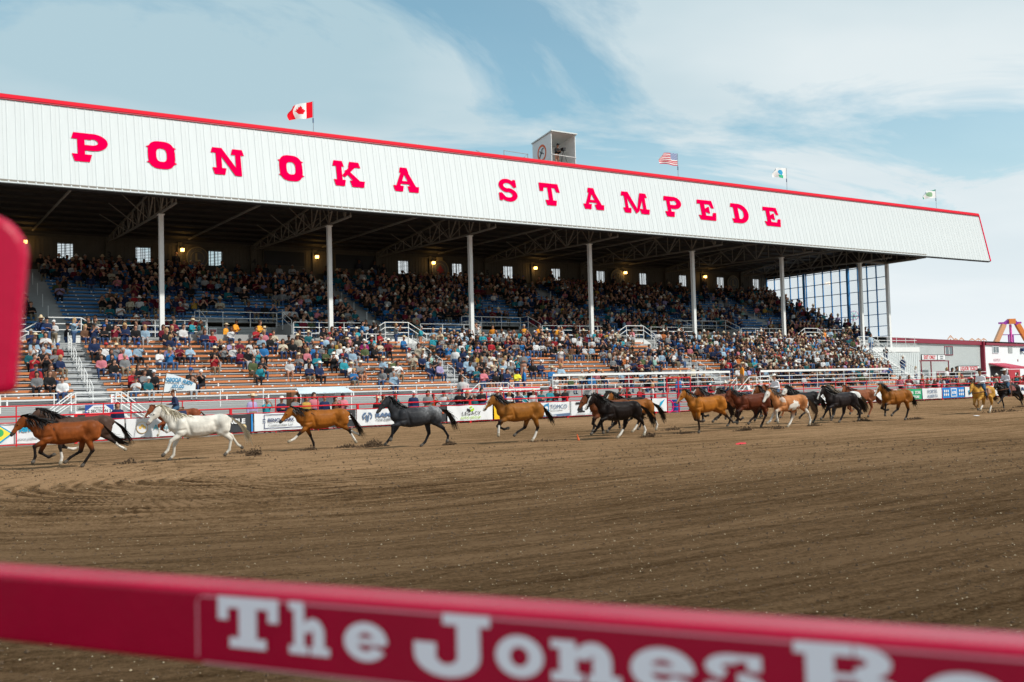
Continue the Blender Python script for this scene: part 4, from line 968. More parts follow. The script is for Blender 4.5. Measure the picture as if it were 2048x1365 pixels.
    groove(X_-(.40+.35*(Z_-.95)), .045, .16, np.clip((Z_-.74)/.08, 0, 1)*np.clip((1.32-Z_)/.1, 0, 1))
    groove(X_+(.42-.30*(Z_-.95)), .060, .17, np.clip((Z_-.78)/.08, 0, 1)*np.clip((1.25-Z_)/.12, 0, 1))
    groove(X_+(.80+.15*(Z_-.9)), .035, .09, np.clip((Z_-.8)/.1, 0, 1)*np.clip((1.2-Z_)/.1, 0, 1))
    groove(Z_-(.90-.12*(X_-.6)), .035, .12, np.clip((X_-.45)/.06, 0, 1))
    for rb in range(5): groove(X_-(.22-.11*rb), .018, .022, np.clip((Z_-.8)/.1, 0, 1)*np.clip((1.15-Z_)/.1, 0, 1))
    me.vertices.foreach_set('co', P.astype(np.float32).ravel()); me.update()
    base = np.array(coat_c); pt = np.array(pts_c if pts_c else coat_c); Cc = np.repeat(base[None], len(P), 0).astype(float)
    nz_ = vnoise(P[:, 0]*7+seed, P[:, 2]*7+P[:, 1]*3, 31+seed)[:, None]
    zf = np.clip((P[:, 2]-.55)/.5, 0, 1)[:, None]
    Cc = Cc*(.86+.28*nz_)
    if pts_c is not None and sum(pts_c) < .1 and sum(coat_c) > .2: # bays darken along the neck and topline
        fr = np.clip((P[:, 0]-.35)/.5, 0, 1)*np.clip((P[:, 2]-.95)/.3, 0, 1)*(P[:, 0] < poll.x-.08); tl = np.clip((P[:, 2]-1.22)/.12, 0, 1)
        Cc = Cc*(1-.42*fr-.22*tl*(1-fr))[:, None]
    for i, (p, q, r0, r1, tg) in enumerate(tags_):
        kk = ti == i
        if not kk.any(): continue
        if tg == 'u': f = np.clip(tt[kk]*1.1-.1, 0, 1)[:, None]; Cc[kk] = Cc[kk]*(1-f)+pt*f if r1 < .07 else Cc[kk]
        elif tg == 'z': Cc[kk] = np.array(muzzle if muzzle else pt*.5+np.array((.03, .028, .026)))
        elif isinstance(tg, tuple):
            kind_, _, lg = tg
            Cc[kk] = pt
            if lg in socks:
                if kind_ == 's' or (kind_ == 'l' and _ >= .8): Cc[kk] = (.66, .62, .56)
                elif kind_ == 'l' and _ == .2: w_ = tt[kk] > .45; a_ = Cc[kk]; a_[w_] = (.66, .62, .56); Cc[kk] = a_
            if kind_ == 'f': Cc[kk] = (.10, .085, .07) if lg not in socks else (.32, .27, .2)
    if dapple: # pale dapples over the rump and barrel
        rump = np.clip((-P[:, 0]+.1)/.8, 0, 1)*np.clip((P[:, 2]-.85)/.4, 0, 1); dn = vnoise(P[:, 0]*16, P[:, 2]*16, 9); dn2 = vnoise(P[:, 0]*45, P[:, 2]*45+P[:, 1]*20, 10)
        f = np.clip(rump*(.35+.9*dn)*(.5+.9*dn2), 0, 1)[:, None]; Cc = Cc*(1-f)+np.array(dapple)*f
    if patch: # white patches
        for (cx, cz, rx, rz_, pc) in patch:
            dd = ((P[:, 0]-cx)/rx)**2+((P[:, 2]-cz)/rz_)**2; nn = vnoise(P[:, 0]*11+3, P[:, 2]*11, 12)*1.1+vnoise(P[:, 0]*30, P[:, 2]*30, 13)*.5
            k2 = (dd+nn*.9) < 1.25; Cc[k2] = pc
    if blaze is not None:
        hx = (P-np.array(poll))@np.array(nd_); out = (P-np.array(poll))@np.array(per)
        k2 = (hx > .02) & (hx < .56) & (out < .02) & (np.abs(P[:, 1]) < (.035 if not face else .2)) & (P[:, 0] > poll.x-.05)
        if face: k2 = (hx > .03) & (hx < .6) & (P[:, 0] > poll.x-.02) & (out < .12)
        Cc[k2] = blaze
    zmin = P[:, 2].min(); setcol(me, Cc); me.materials.append(coat()); me.name = 'horse'; smooth_all(me)
    me.transform(Matrix.Translation((0, 0, -zmin)))
    gzv = gz(loc[0], loc[1])
    o = link('horse', me, None, (loc[0], loc[1], gzv-.015+lift), rz); o.scale = (s,)*3; tag(o, label, 'horse')
    mc = mane_c if mane_c is not None else pt
    dz = Vector((0, 0, -zmin))
    cr_ = [poll+Vector((.06, 0, .11)), poll+Vector((-.06, 0, .10)), md+Vector((-.13, 0, .12)), nb+Vector((-.27, 0, .20)), Vector((.36, 0, 1.33))]
    cr_ = [tuple(c+dz) for c in cr_]; fl = mane_fly
    strands('mane', cr_, [mane_len*.6, mane_len, mane_len*1.1, mane_len, mane_len*.5], [(-.8, .1, .35*fl), (-1, .25, .25*fl), (-1, .35, .12*fl-.1), (-1, .4, -.1), (-1, .4, -.2)], mc, 190, .017, seed+1, .45, o, spread=.16)
    strands('mane_side', cr_[1:4], [mane_len*.8]*3, [(-.35, .75, -.6), (-.4, .75, -.6), (-.5, .6, -.6)], mc, 90, .017, seed+2, .3, o, spread=.12)
    tp = [Vector((a, 0, b_))+dz for a, b_ in ps['tail']]
    V = []; Fs = []; C = []; rg = np.random.default_rng(seed+5); w0 = [.03, .07, .10, .12]
    for i in range(170):
        o_ = len(V); a = rg.random()*6.28; rad = rg.random()**.5; cc = np.array(mc)*(.55+.8*rg.random()); end = .55+.5*rg.random(); off2 = rg.normal(0, .045, 3)
        for q in range(8):
            u = q/7*end*3; j = min(int(u), 2); f = u-j; p = np.array(tp[j])*(1-f)+np.array(tp[j+1])*f; w_ = (w0[j]*(1-f)+w0[j+1]*f)*rad
            p = p+np.array([math.cos(a)*w_*.6, math.sin(a)*w_*.7, math.sin(a+1)*w_])+off2*(q/7)**2
            hw = .012*(1-.7*q/7); V += [p+np.array([0, hw, hw]), p-np.array([0, hw, hw])]; C += [cc, cc]
        for q in range(7): b_ = o_+2*q; Fs.append((b_, b_+1, b_+3, b_+2))
    tm = bpy.data.meshes.new('tail'); tm.from_pydata([tuple(v) for v in V], [], Fs); setcol(tm, np.array(C)); tm.materials.append(hairm()); link('tail', tm, o)
    em = MB()
    for sy in (-1, 1):
        v2, f2 = [], []; e = poll+nd_*.19+Vector((0, sy*.078, 0))-per*.035+dz; capsule(v2, f2, e, e+Vector((.005, 0, 0)), .017, .017, 8); em.add(v2, f2)
    em.build('eyes', mat('dark_eye', (.008, .006, .005), .1), o)
    return o
# ================================================================== red arena fence with banners
fence = empty('arena_fence', (30, 50.5, 0)); tag(fence, 'long red pipe fence along the front of the grandstand', 'fence')
FO = Vector((-30, -50.5, 0))
def fpart(mb, name, m): o = link(name, mb.mesh(name, m), fence); o.location = FO; return o
kn = [x for x in np.arange(-14, 128, 2.43) if not 45.5 < x < 47.4]
def fence_run(z, w, x0, x1, name='rail'):
    m = MB(); pts = [x0]+[x for x in kn if x0+.3 < x < x1-.3]+[x1]
    pipe(m, [(x, F(x), z) for x in pts], w, 8); fpart(m, name, M_red)
for a, b_ in ((-14, 45.39), (47.52, 128)):
    fence_run(1.78, .06, a, b_); fence_run(1.33, .075, a, b_); fence_run(1.07, .045, a, b_); fence_run(.12, .05, a, b_)
for i, x in enumerate(kn):
    m = MB()
    if i % 3 == 0: m.box((x-.06, F(x)-.06, -.05), (x+.06, F(x)+.06, 1.35)); fpart(m, 'post', M_red); m = MB(); m.bar((x+1.2, F(x+1.2), 1.35), (x+1.2, F(x+1.2), 1.78), .06, None, 0, 6)
    else: m.bar((x, F(x), -.05), (x, F(x), 1.78), .055, None, 0, 8)
    fpart(m, 'post', M_red)
gate = empty('arena_gate', (45.39, 51, 0)); tag(gate, 'tall red pipe gate in the arena fence beside a blue barrel', 'gate')
m = MB()
for x in (0, 1.03, 2.13): m.bar((x, 0, 0), (x, 0, 2.42), .085, None, 0, 8)
m.build('gate_post', M_red, gate)
for z in (.12, .42, .72, 1.02, 1.32, 1.62, 1.92, 2.38):
    m = MB(); m.bar((0, 0, z), (2.13, 0, z), .045 if z < 2.3 else .08, None, 0, 6); m.build('gate_rail', M_red, gate)
m = MB(); m.box((.93, -.09, .95), (1.13, .06, 1.25)); m.build('latch', M_red, gate)

B_white = mat('white_vinyl', (.72, .74, .76), .45, noise=.04, nscale=2, bump=.15, bscale=3)
B_char = mat('charcoal_vinyl', (.035, .037, .042), .5, noise=.15, nscale=2, bump=.2, bscale=3)
B_yel = mat('yellow_vinyl', (.85, .50, .01), .5); B_green = mat('green_vinyl', (.02, .35, .15), .5); B_blue = mat('blue_vinyl', (.01, .22, .60), .5)
T_navy = mat('navy_print', (.01, .03, .12), .5); T_grey = mat('grey_print', (.16, .18, .20), .5); T_cyan = mat('cyan_print', (.0, .33, .55), .5); T_wh = mat('white_print', (.75, .76, .77), .5)
T_blk = mat('black_print', (.012, .012, .015), .5); T_lime = mat('lime_print', (.36, .60, .02), .5); T_steel = mat('steel_blue_print', (.10, .16, .27), .5); T_gold = mat('gold_print', (.75, .48, .12), .5); T_red = mat('red_print', (.55, .03, .04), .5); T_pale = mat('pale_grey_print', (.35, .38, .40), .5)
def banner(x0, x1, m, label, zb=.16, zt=1.05, cat='banner'):
    y0, y1 = F(x0)-.07, F(x1)-.07; Lb = math.hypot(x1-x0, y1-y0)-.04; a = math.atan2(y1-y0, x1-x0)
    n = max(8, int(Lb/.14)); nzr = 7; vs = []; fs = []; ph = x0*1.7
    for j in range(nzr):
        for i in range(n+1):
            u = Lb*i/n; v = j/(nzr-1); sag = .025*math.sin(math.pi*i/n*max(1, round(Lb/1.3)))**2*(v if v > .5 else -(1-v)*.5)
            vs.append((u, .014*math.sin(u*5+ph)*math.sin(v*3+.5)+.01*math.sin(u*11+v*4+ph), zb+(zt-zb)*v-sag))
    for j in range(nzr-1):
        for i in range(n): o = j*(n+1)+i; fs.append((o, o+1, o+n+2, o+n+1))
    me = bpy.data.meshes.new('banner'); me.from_pydata(vs, [], fs); me.materials.append(m); smooth_all(me)
    o = link('banner', me, None, (x0, y0, 0), a); tag(o, label, cat, 'banners hung on the red arena fence'); return o, Lb
def btext(o, s, m, u, z, size, **k): return lettering(s, m, stand(u, -.05, z), o, size=size, ext=.004, **k)
def bshape(o, polys, mats_, name='logo'):
    mb = MB()
    for mi, off, pts in polys: mb.add([(p[0], -.042-off*.004, p[1]) for p in pts], [tuple(range(len(pts)))], mi)
    mb.build(name, mats_, o)
def circ(cx, cz, r, n=20, rz_=None): return [(cx+r*math.cos(2*math.pi*k/n), cz+(rz_ or r)*math.sin(2*math.pi*k/n)) for k in range(n)]
o, Lb = banner(2.2, 10.02, B_white, 'white banner with yellow diamond, cyan and black lettering at left end of fence')
bshape(o, [(0, 0, [(2.05, .62), (2.6, .2), (3.15, .62), (2.6, 1.0)]), (1, 1, [(2.15, .62), (2.6, .28), (3.05, .62), (2.6, .94)]), (2, 2, circ(2.6, .66, .17))], [T_cyan, mat('diamond_yellow', (.85, .68, .06), .5), mat('leaf_green', (.05, .4, .12), .5)])
btext(o, "Pidherney's", T_cyan, 3.2, .68, .36, align='LEFT', bold=.012); btext(o, 'www.pidherneys.com', T_pale, 3.3, .32, .17, align='LEFT')
btext(o, 'k lane', T_blk, 5.9, .62, .5, align='LEFT', bold=.02, shear=.3)
o, Lb = banner(10.07, 13.62, B_white, 'white banner with round gold leaf crest and teal word')
bshape(o, [(0, 0, circ(.72, .62, .27)), (1, 1, circ(.72, .62, .25)), (0, 2, circ(.62, .62, .07)), (0, 2, circ(.72, .70, .07)), (0, 2, circ(.82, .62, .07))], [T_gold, B_white]); btext(o, 'Alberta', mat('teal_print', (.0, .28, .36), .5), 1.25, .5, .34, align='LEFT'); 
o, Lb = banner(13.66, 16.33, B_char, 'black banner with white lettering ending GLE and pale round badge')
btext(o, 'EAGLE', T_wh, Lb-.42, .60, .33, align='RIGHT', bold=.014, sx=1.15); bshape(o, [(0, 0, circ(Lb-.48, .42, .13)), ], [mat('pale_gold_print', (.7, .55, .3), .5)]); bshape(o, [(0, 0, [(Lb-.09, .16), (Lb, .16), (Lb, 1.04), (Lb-.09, 1.04)])], [B_blue], 'blue_edge')
o, Lb = banner(16.39, 19.75, B_white, 'white banner with navy lettering inside a bracket frame')
btext(o, 'BENCHMARK', T_navy, .72, .60, .25, align='LEFT', bold=.004); btext(o, 'Communities Ltd.', T_grey, .74, .38, .17, align='LEFT', space=1.15)
bshape(o, [(0, 0, [(.52, .27), (.55, .27), (.55, .55), (.52, .55)]), (0, 0, [(.52, .75), (.55, .75), (.55, .98), (.52, .98)]), (0, 0, [(.55, .27), (3.0, .27), (3.0, .30), (.55, .30)]), (0, 0, [(.55, .95), (3.0, .95), (3.0, .98), (.55, .98)])]+[(0, 0, [(.44, z), (.6, z), (.6, z+.03), (.44, z+.03)]) for z in (.56, .64, .72)], [T_navy])
o, Lb = banner(19.8, 22.3, B_char, 'charcoal banner with white antler mark and letters CE')
bshape(o, [(0, 0, [(.15, .75), (.25, 1.0), (.3, .86), (.38, 1.02), (.42, .86), (.55, .96), (.5, .8), (.7, .72), (.4, .70)]), (0, 0, [(1.1, .75), (1.2, .86), (1.28, .97), (1.33, .86), (1.45, .92), (1.4, .78), (1.3, .70)])], [T_wh]); btext(o, 'CE', T_wh, Lb-.28, .55, .42, align='RIGHT', bold=.016)
o, Lb = banner(22.36, 25.52, B_white, 'white banner with ram head and bold word RAM')
def ram(o, cx, cz, s):
    P = []
    for sg in (-1, 1):
        P += [(0, 0, [(cx+sg*s*.1, cz+s*.42), (cx+sg*s*.38, cz+s*.40), (cx+sg*s*.56, cz+s*.12), (cx+sg*s*.50, cz-s*.18), (cx+sg*s*.38, cz-s*.30), (cx+sg*s*.30, cz-s*.16), (cx+sg*s*.42, cz+s*.02), (cx+sg*s*.36, cz+s*.2), (cx+sg*s*.18, cz+s*.22)]),
              (0, 1, [(cx+sg*s*.05, cz+s*.2), (cx+sg*s*.24, cz+s*.12), (cx+sg*s*.16, cz-s*.2), (cx+sg*s*.1, cz-s*.5), (cx+sg*s*.02, cz-s*.5)])]
    bshape(o, P, [T_steel])
ram(o, .62, .64, .55); btext(o, 'RAM', T_steel, 1.12, .60, .30, align='LEFT', bold=.018, sx=1.55); btext(o, 'YOUR ALBERTA RAM', T_grey, 1.14, .38, .19, align='LEFT', sx=.85)
o, Lb = banner(25.58, 28.08, B_char, 'charcoal banner headed ALBERTA in white behind grey horse')
btext(o, 'ALBERTA', T_wh, Lb-.55, .80, .21, align='RIGHT', space=1.2, bold=.004); btext(o, 'MILLENNIUM', T_wh, Lb-.45, .55, .21, align='RIGHT', bold=.004); bshape(o, [(0, 0, circ(Lb-.2, .72, .1))], [mat('rust_print', (.4, .1, .05), .5)])
o, Lb = banner(28.14, 31.34, B_white, 'white banner with lime and black cube logo over LEGACY')
btext(o, 'LEGACY', T_blk, Lb/2+.05, .48, .30, space=1.25); btext(o, 'AUTO GROUP', T_lime, Lb/2, .26, .2, space=1.1)
cx = Lb/2
bshape(o, [(0, 0, [(cx-.24, .88), (cx-.02, .80), (cx-.02, .66), (cx-.24, .74)]), (1, 0, [(cx+.0, .80), (cx+.24, .90), (cx+.24, .74), (cx, .66)]), (1, 0, [(cx-.1, .93), (cx+.05, 1.0), (cx+.15, .94), (cx, .87)])], [T_blk, T_lime])
banner(31.4, 34.62, B_yel, 'plain yellow banner behind the running bay horse')
o, Lb = banner(34.68, 37.2, B_white, 'white banner with blue eye logo and serif word TOMCO')
bshape(o, [(0, 0, [(.28, .66), (.5, .92), (.82, 1.0), (.82, .42), (.5, .46)]), (1, 1, circ(.62, .68, .13)), (2, 0, [(0, .16), (Lb, .16), (Lb, .34), (.0, .24)]), (2, 0, [(.0, .242), (.01, .242), (Lb, .342), (Lb, .341)])], [mat('eye_blue', (.03, .22, .42), .5), B_white, T_steel]); btext(o, 'TOMCO', T_steel, .92, .64, .36, align='LEFT'); btext(o, 'www.TOMCO.ca', T_wh, .5, .19, .12, align='LEFT', bold=.004); btext(o, 'GROUP OF COMPANIES', T_pale, .95, .5, .09, align='LEFT')
o, Lb = banner(37.3, 43.9, B_white, 'white banner with heavy black slab letters TRI')
for k, (s_, w_) in enumerate((('T', 1), ('R', 1), ('I', .6))):
    u = .35+k*1.0
    P = [(0, 0, [(u, .85), (u+.8, .85), (u+.84, .98), (u-.02, .98)]), (0, 1, [(u+.3, .4), (u+.52, .4), (u+.52, .86), (u+.3, .86)]), (0, 0, [(u+.12, .34), (u+.7, .34), (u+.66, .44), (u+.16, .44)])]
    if s_ == 'R': P += [(0, 2, [(u+.5, .86), (u+.8, .86), (u+.82, .66), (u+.5, .62)]), (0, 3, [(u+.5, .63), (u+.62, .66), (u+.88, .36), (u+.7, .35)])]
    bshape(o, P, [T_blk], 'slab_letter')
bshape(o, [(0, 0, [(.3, .60), (3.2, .60), (3.2, .612), (.3, .612)])], [B_white], 'split_line'); btext(o, 'INDUSTRIAL CLEANING', T_pale, .35, .2, .11, align='LEFT', space=1.3)
o, Lb = banner(44.0, 45.3, B_white, 'short white banner with pale blue swoosh left of the gate'); bshape(o, [(0, 0, [(.5, .3), (.9, .75), (1.1, .98), (.7, .8)])], [T_cyan])
banner(47.6, 52.0, B_white, 'white banner right of the red gate behind running bays'); banner(52.1, 60.6, B_white, 'long plain white banner behind the pinto horse'); banner(60.7, 66.2, B_white, 'plain white banner behind the leading black horses'); banner(66.3, 69.9, B_white, 'plain white banner just left of the green one')
o, Lb = banner(69.98, 73.1, B_green, 'green banner with white lettering and red lower edge'); btext(o, 'LIQUOR', T_wh, 1.4, .62, .33, bold=.01, sx=.85); btext(o, 'STORE', T_wh, 2.5, .62, .33, bold=.01, sx=.75); btext(o, 'LIQUOR STORE', T_wh, 1.7, .28, .28, bold=.01)
o, Lb = banner(73.16, 75.8, B_white, 'white banner with tall blue serif lettering in two lines'); btext(o, 'FORTIS', T_steel, Lb/2, .62, .42, sx=.95); btext(o, 'ALBERTA', T_steel, Lb/2, .26, .36, sx=.95)
o, Lb = banner(75.88, 79.0, B_blue, 'bright blue banner with white square ring and floral print')
cx = Lb/2
bshape(o, [(0, 0, [(cx-.42, .26), (cx+.42, .26), (cx+.42, .96), (cx-.42, .96)]), (1, 1, [(cx-.34, .33), (cx+.34, .33), (cx+.34, .89), (cx-.34, .89)])]+[(0, 0, circ(cx+dx, dz, .09, 8, .12)) for dx in (-1.3, -1.05, -.8, .8, 1.05, 1.3) for dz in (.45, .75)], [T_wh, B_blue]); btext(o, 'ATB', T_wh, cx, .5, .3, bold=.02)
o, Lb = banner(79.08, 85.9, B_white, 'white banner with pale blue edge behind the buckskin horse'); bshape(o, [(0, 0, [(.5, .3), (1.2, .6), (.9, .95), (.4, .7)])], [T_cyan])
o, Lb = banner(86.0, 92.4, B_white, 'white banner with a ram head at right end of fence'); ram(o, 1.0, .64, .5); btext(o, 'RAM', T_navy, 1.6, .54, .38, align='LEFT', bold=.02, sx=1.5)

# barrel and things between fence and stand
bar = MB()
for z0, z1, r0, r1 in ((0, .28, .28, .29), (.28, .32, .30, .30), (.32, .58, .29, .29), (.58, .62, .30, .30), (.62, .88, .29, .28)):
    bar.bar((0, 0, z0), (0, 0, z1), 2*r0, None, 0, 18)
tag(bar.build('barrel', mat('blue_plastic', (.01, .17, .55), .35), None, (47.05, 52.0, 0)), 'blue plastic barrel standing behind the red gate', 'barrel')
mb = MB(); pipe(mb, [(.42*math.cos(R(a)), .05, .45+.42*math.sin(R(a))) for a in range(0, 361, 20)], .11, 8); pipe(mb, [(-.3, .0, .1), (-.38, .0, .5), (-.2, 0, .85)], .1, 8)
tag(mb.build('hoop', mat('hot_pink_plastic', (.80, .02, .30), .4), None, (46.35, 51.9, 0)), 'hot pink hoop leaning left of the blue barrel behind gate', 'hoop')
def sign_board(x, y, z, w, h, l1, l2, label):
    mb = MB(); mb.box((-w/2, 0, 0), (w/2, .03, h)); o = mb.build('section_sign', mat('sign_blue', (.02, .07, .30), .5), None, (x, y, z)); tag(o, label, 'sign')
    m2 = MB(); m2.add([(-w/2+.02, -.006, h*.42), (-w*.25, -.006, h*.2), (w*.25, -.006, h*.2), (w/2-.02, -.006, h*.42), (w*.22, -.006, h*.95), (-w*.22, -.006, h*.95)], [(0, 1, 2, 3, 4, 5)]); m2.build('white_field', T_wh, o)
    m2 = MB(); m2.box((-w/2, -.004, 0), (w/2, -.001, h*.19)); m2.build('red_band', T_red, o)
    lettering(l1, T_blk, stand(0, -.012, h*.34), o, size=h*.34, ext=.002, bold=.003); lettering(l2, T_blk, stand(0, -.012, h*.68), o, size=h*.17, ext=.002)
    return o
sign_board(9.55, 51.75, 1.16, 1.3, .56, '2 SECTION 3', 'EVEN SEATS', 'blue white and red sign reading 2 SECTION 3 on front stair')
sign_board(32.2, 51.75, 1.05, 1.6, .50, '4 SECTION 5', 'CIRCLE', 'blue and white section sign on the second front stair')
mb = MB(); mb.box((-.13, 0, 0), (.13, .03, .62)); o = mb.build('aisle_sign', T_wh, None, (10.5, 53.22, 1.6)); tag(o, 'narrow white number sign on railing above the section sign', 'sign')
lettering('2', T_red, stand(0, -.01, .32), o, size=.3, ext=.002); lettering('3', T_red, stand(0, -.01, .04), o, size=.3, ext=.002)
# vendor stand with an awning and trailer with a red canopy
ven = empty('vendor_booth', (20, 52.1, 0)); tag(ven, 'small grey vendor booth with blue and white awning behind the fence', 'booth')
mb = MB(); mb.box((.0, .2, 0), (2.0, 1.0, 1.98)); mb.build('booth_box', M_grey, ven); mb = MB(); mb.box((-.55, .1, 0), (-.02, .9, 2.08)); mb.build('brown_door', mat('brown_board', (.16, .07, .03), .7), ven)
mb = MB(); mb.add([(-.3, -.4, 2.02), (2.9, -.4, 2.02), (2.7, .6, 2.34), (-.1, .6, 2.34), (-.3, -.4, 1.97), (2.9, -.4, 1.97), (2.7, .6, 2.29), (-.1, .6, 2.29)], [(0, 1, 2, 3), (7, 6, 5, 4), (0, 4, 5, 1), (1, 5, 6, 2), (2, 6, 7, 3), (3, 7, 4, 0)]); mb.build('awning', mat('awning_blue', (.62, .72, .78), .5, noise=.3, nscale=1.2), ven)
for x in (-.2, .5, 2.75): mb = MB(); mb.bar((x, -.35, 0), (x, -.35, 1.98), .05); mb.build('awning_post', M_rail, ven)
lettering('V', M_black, stand(.9, .19, 1.6), ven, size=.25, ext=.003, bold=.01)
tr_ = empty('supply_trailer', (30.3, 52.3, 0)); tag(tr_, 'dark equipment rack under a red and white canopy beside second stair', 'rack')
mb = MB(); mb.box((.0, .0, 1.96), (5.6, 1.2, 2.03)); mb.build('canopy', M_cap, tr_); mb = MB(); mb.box((.0, -.03, 1.84), (5.6, .0, 1.95)); mb.build('valance', M_white, tr_)
mb = MB()
for x in np.arange(.8, 5.4, .55): mb.box((x, .3, .1), (x+.4, .9, 1.0+.7*prng.random()))
mb.build('crates', M_black, tr_)
for x in (.05, 1.9, 3.7, 5.5): mb = MB(); mb.bar((x, .05, 0), (x, .05, 1.95), .06); mb.build('canopy_post', M_rail, tr_)

# ================================================================== buildings beyond the stand
bl = empty('grey_hall', (117.22, 73.1, 0), None, R(13)); tag(bl, 'long grey and white steel hall with burgundy trim behind the stand', 'building')
def hp(name, mb, m): return mb.build(name, m, bl)
mb = MB(); mb.box((-27.3, 0, 0), (-.2, 14, 5.75)); w1 = hp('grey_wall', mb, M_grey)
mb = MB()
for k in range(88): mb.box((-27.2+k*.305, -.03, 0), (-27.15+k*.305, -.001, 5.6))
hp('wall_ribs', mb, mat('grey_rib', (.44, .47, .47), .5))
mb = MB(); mb.box((.25, -.4, 0), (48, 14, 5.75)); w2 = hp('white_wall', mb, mat('white_wall_sheet', (.76, .78, .80), .5, noise=.04, nscale=1))
mb = MB(); mb.box((-27.4, -.25, 5.76), (-.25, .0, 6.25)); hp('eave_trim', mb, M_maroon); mb = MB(); mb.box((.3, -.6, 5.76), (48, -.35, 6.06)); hp('eave_trim', mb, M_maroon)
mb = MB(); mb.box((-.19, -.45, 0), (.24, .0, 6.25)); hp('corner_post', mb, M_maroon)
mb = MB(); mb.add([(-27.4, -.2, 6.26), (48, -.5, 6.26), (48, 8, 7.0), (-27.4, 8, 7.0)], [(0, 1, 2, 3)]); mb.add([(-27.4, 8, 7.0), (48, 8, 7.0), (48, 14, 6.3), (-27.4, 14, 6.3)], [(0, 1, 2, 3)]); hp('roof', mb, M_white)
def win(x0, x1, z0, z1, y, fr=M_maroon):
    mb = MB(); mb.box((x0, y-.08, z0), (x1, y, z0+.08)); mb.box((x0, y-.08, z1-.08), (x1, y, z1)); mb.box((x0, y-.08, z0+.081), (x0+.08, y, z1-.081)); mb.box((x1-.08, y-.08, z0+.081), (x1, y, z1-.081)); w = hp('window', mb, fr)
    mb = MB(); mb.box((x0+.09, y-.05, z0+.09), (x1-.09, y-.005, z1-.09)); mb.build('pane', mat('dark_glass', (.05, .09, .10), .1, spec=.8), w)
    mb = MB(); c = (x0+x1)/2; mb.box((c-.07, y-.09, z0+.09), (c+.07, y-.052, z1-.09)); mb.box((x0+.09, y-.09, z0+.09), (x0+.2, y-.052, z1-.09)); mb.build('sash', M_rail, w)
win(-11.9, -9.35, 4.45, 5.5, 0); win(2.85, 5.1, 4.75, 5.65, -.4, M_frame); win(15.6, 17.4, 1.5, 3.0, -.4, M_frame)
mb = MB()
for k in range(9): mb.box((8.8, -.46, 4.82+k*.1), (10.4, -.405, 4.9+k*.1))
hp('louvre_vent', mb, mat('vent_grey', (.4, .43, .43), .5))
for x0, x1 in ((-14.2, -10.4), (-7.4, -3.0)):
    mb = MB(); mb.box((x0-.35, -.12, 0), (x0, -.035, 2.55)); mb.box((x1, -.12, 0), (x1+.35, -.035, 2.55)); mb.box((x0, -.12, 2.4), (x1, -.035, 2.55)); hp('door_surround', mb, M_maroon)
    mb = MB(); mb.box((x0, -.06, 0), (x1, -.032, 2.39)); 
    d = hp('roller_door', mb, mat('dark_door', (.05, .05, .05), .6))
mb = MB(); mb.box((-10.0, -.2, 0), (-7.8, -.035, 2.5)); hp('tan_panel', mb, mat('tan_board', (.38, .29, .15), .7))
mb = MB(); mb.box((-8.6, -.3, 2.5), (-1.7, -.2, 3.2)); sg = hp('liquor_sign', mb, M_black); mb = MB(); mb.box((-8.5, -.32, 2.58), (-1.8, -.301, 3.12)); mb.build('sign_face', T_wh, sg); lettering('LIQUOR TICKETS', T_red, stand(-5.15, -.335, 2.66), sg, size=.62, ext=.004, bold=.02, sx=1.18)
mb = MB(); mb.box((-22.8, -1.7, 3.78), (-18.5, -1.62, 4.42)); sg = hp('exit_sign', mb, M_black); mb = MB(); mb.box((-22.7, -1.72, 3.84), (-18.6, -1.701, 4.36)); mb.build('sign_face', T_wh, sg); lettering('EXIT ONLY', T_red, stand(-20.65, -1.735, 3.92), sg, size=.56, ext=.004, bold=.018, sx=1.15)
mb = MB(); mb.box((-18.45, -1.7, 3.78), (-16.2, -1.62, 4.42)); sg = hp('notice_sign', mb, M_black); mb = MB(); mb.box((-18.38, -1.72, 3.84), (-16.27, -1.701, 4.36)); mb.build('sign_face', T_wh, sg); lettering('ALWAYS', T_grey, stand(-17.3, -1.735, 4.13), sg, size=.24, ext=.004); lettering('STEP UP', T_grey, stand(-17.3, -1.735, 3.9), sg, size=.24, ext=.004)
mb = MB()
for x in (-25, -22.9, -20.2, -15.2): mb.bar((x, -1.66, 0), (x, -1.66, 3.72), .1)
mb.bar((-25, -1.66, 3.72), (-15.1, -1.66, 3.72), .1); mb.bar((-25, -1.66, 2.3), (-22.9, -1.66, 2.3), .08); hp('porch_frame', mb, M_maroon)
mb = MB(); mb.add([(1.3, -.45, 3.5), (7.2, -.45, 3.5), (10.0, -2.2, 2.95), (3.4, -2.2, 2.95), (1.3, -.45, 3.42), (7.2, -.45, 3.42), (10.0, -2.2, 2.7), (3.4, -2.2, 2.7)], [(0, 3, 2, 1), (4, 5, 6, 7), (0, 4, 7, 3), (3, 7, 6, 2), (2, 6, 5, 1)]); hp('awning', mb, mat('faded_red_canvas', (.42, .04, .08), .7))
mb = MB(); mb.box((1.8, -.45, .9), (7.4, -.405, 3.1)); hp('serving_hatch', mb, mat('dark_hatch', (.03, .025, .03), .7))
mb = MB(); mb.box((8.4, -.48, 0), (12.9, -.405, 2.65)); dd = hp('red_door', mb, mat('red_door_paint', (.42, .015, .03), .5)); mb = MB(); mb.box((10.9, -.5, 1.3), (12.1, -.482, 2.2)); mb.build('door_poster', T_wh, dd)
lettering('AGRIPLEX', mat('pink_print', (.6, .35, .38), .6), stand(4.4, -.42, 3.72), bl, size=.5, ext=.004, space=1.2)
mb = MB(); mb.box((13.6, -.8, 5.05), (14.3, -.41, 5.5)); mb.bar((14.3, -.7, 5.28), (15.4, -1.0, 5.32), .12); hp('floodlight', mb, T_navy)
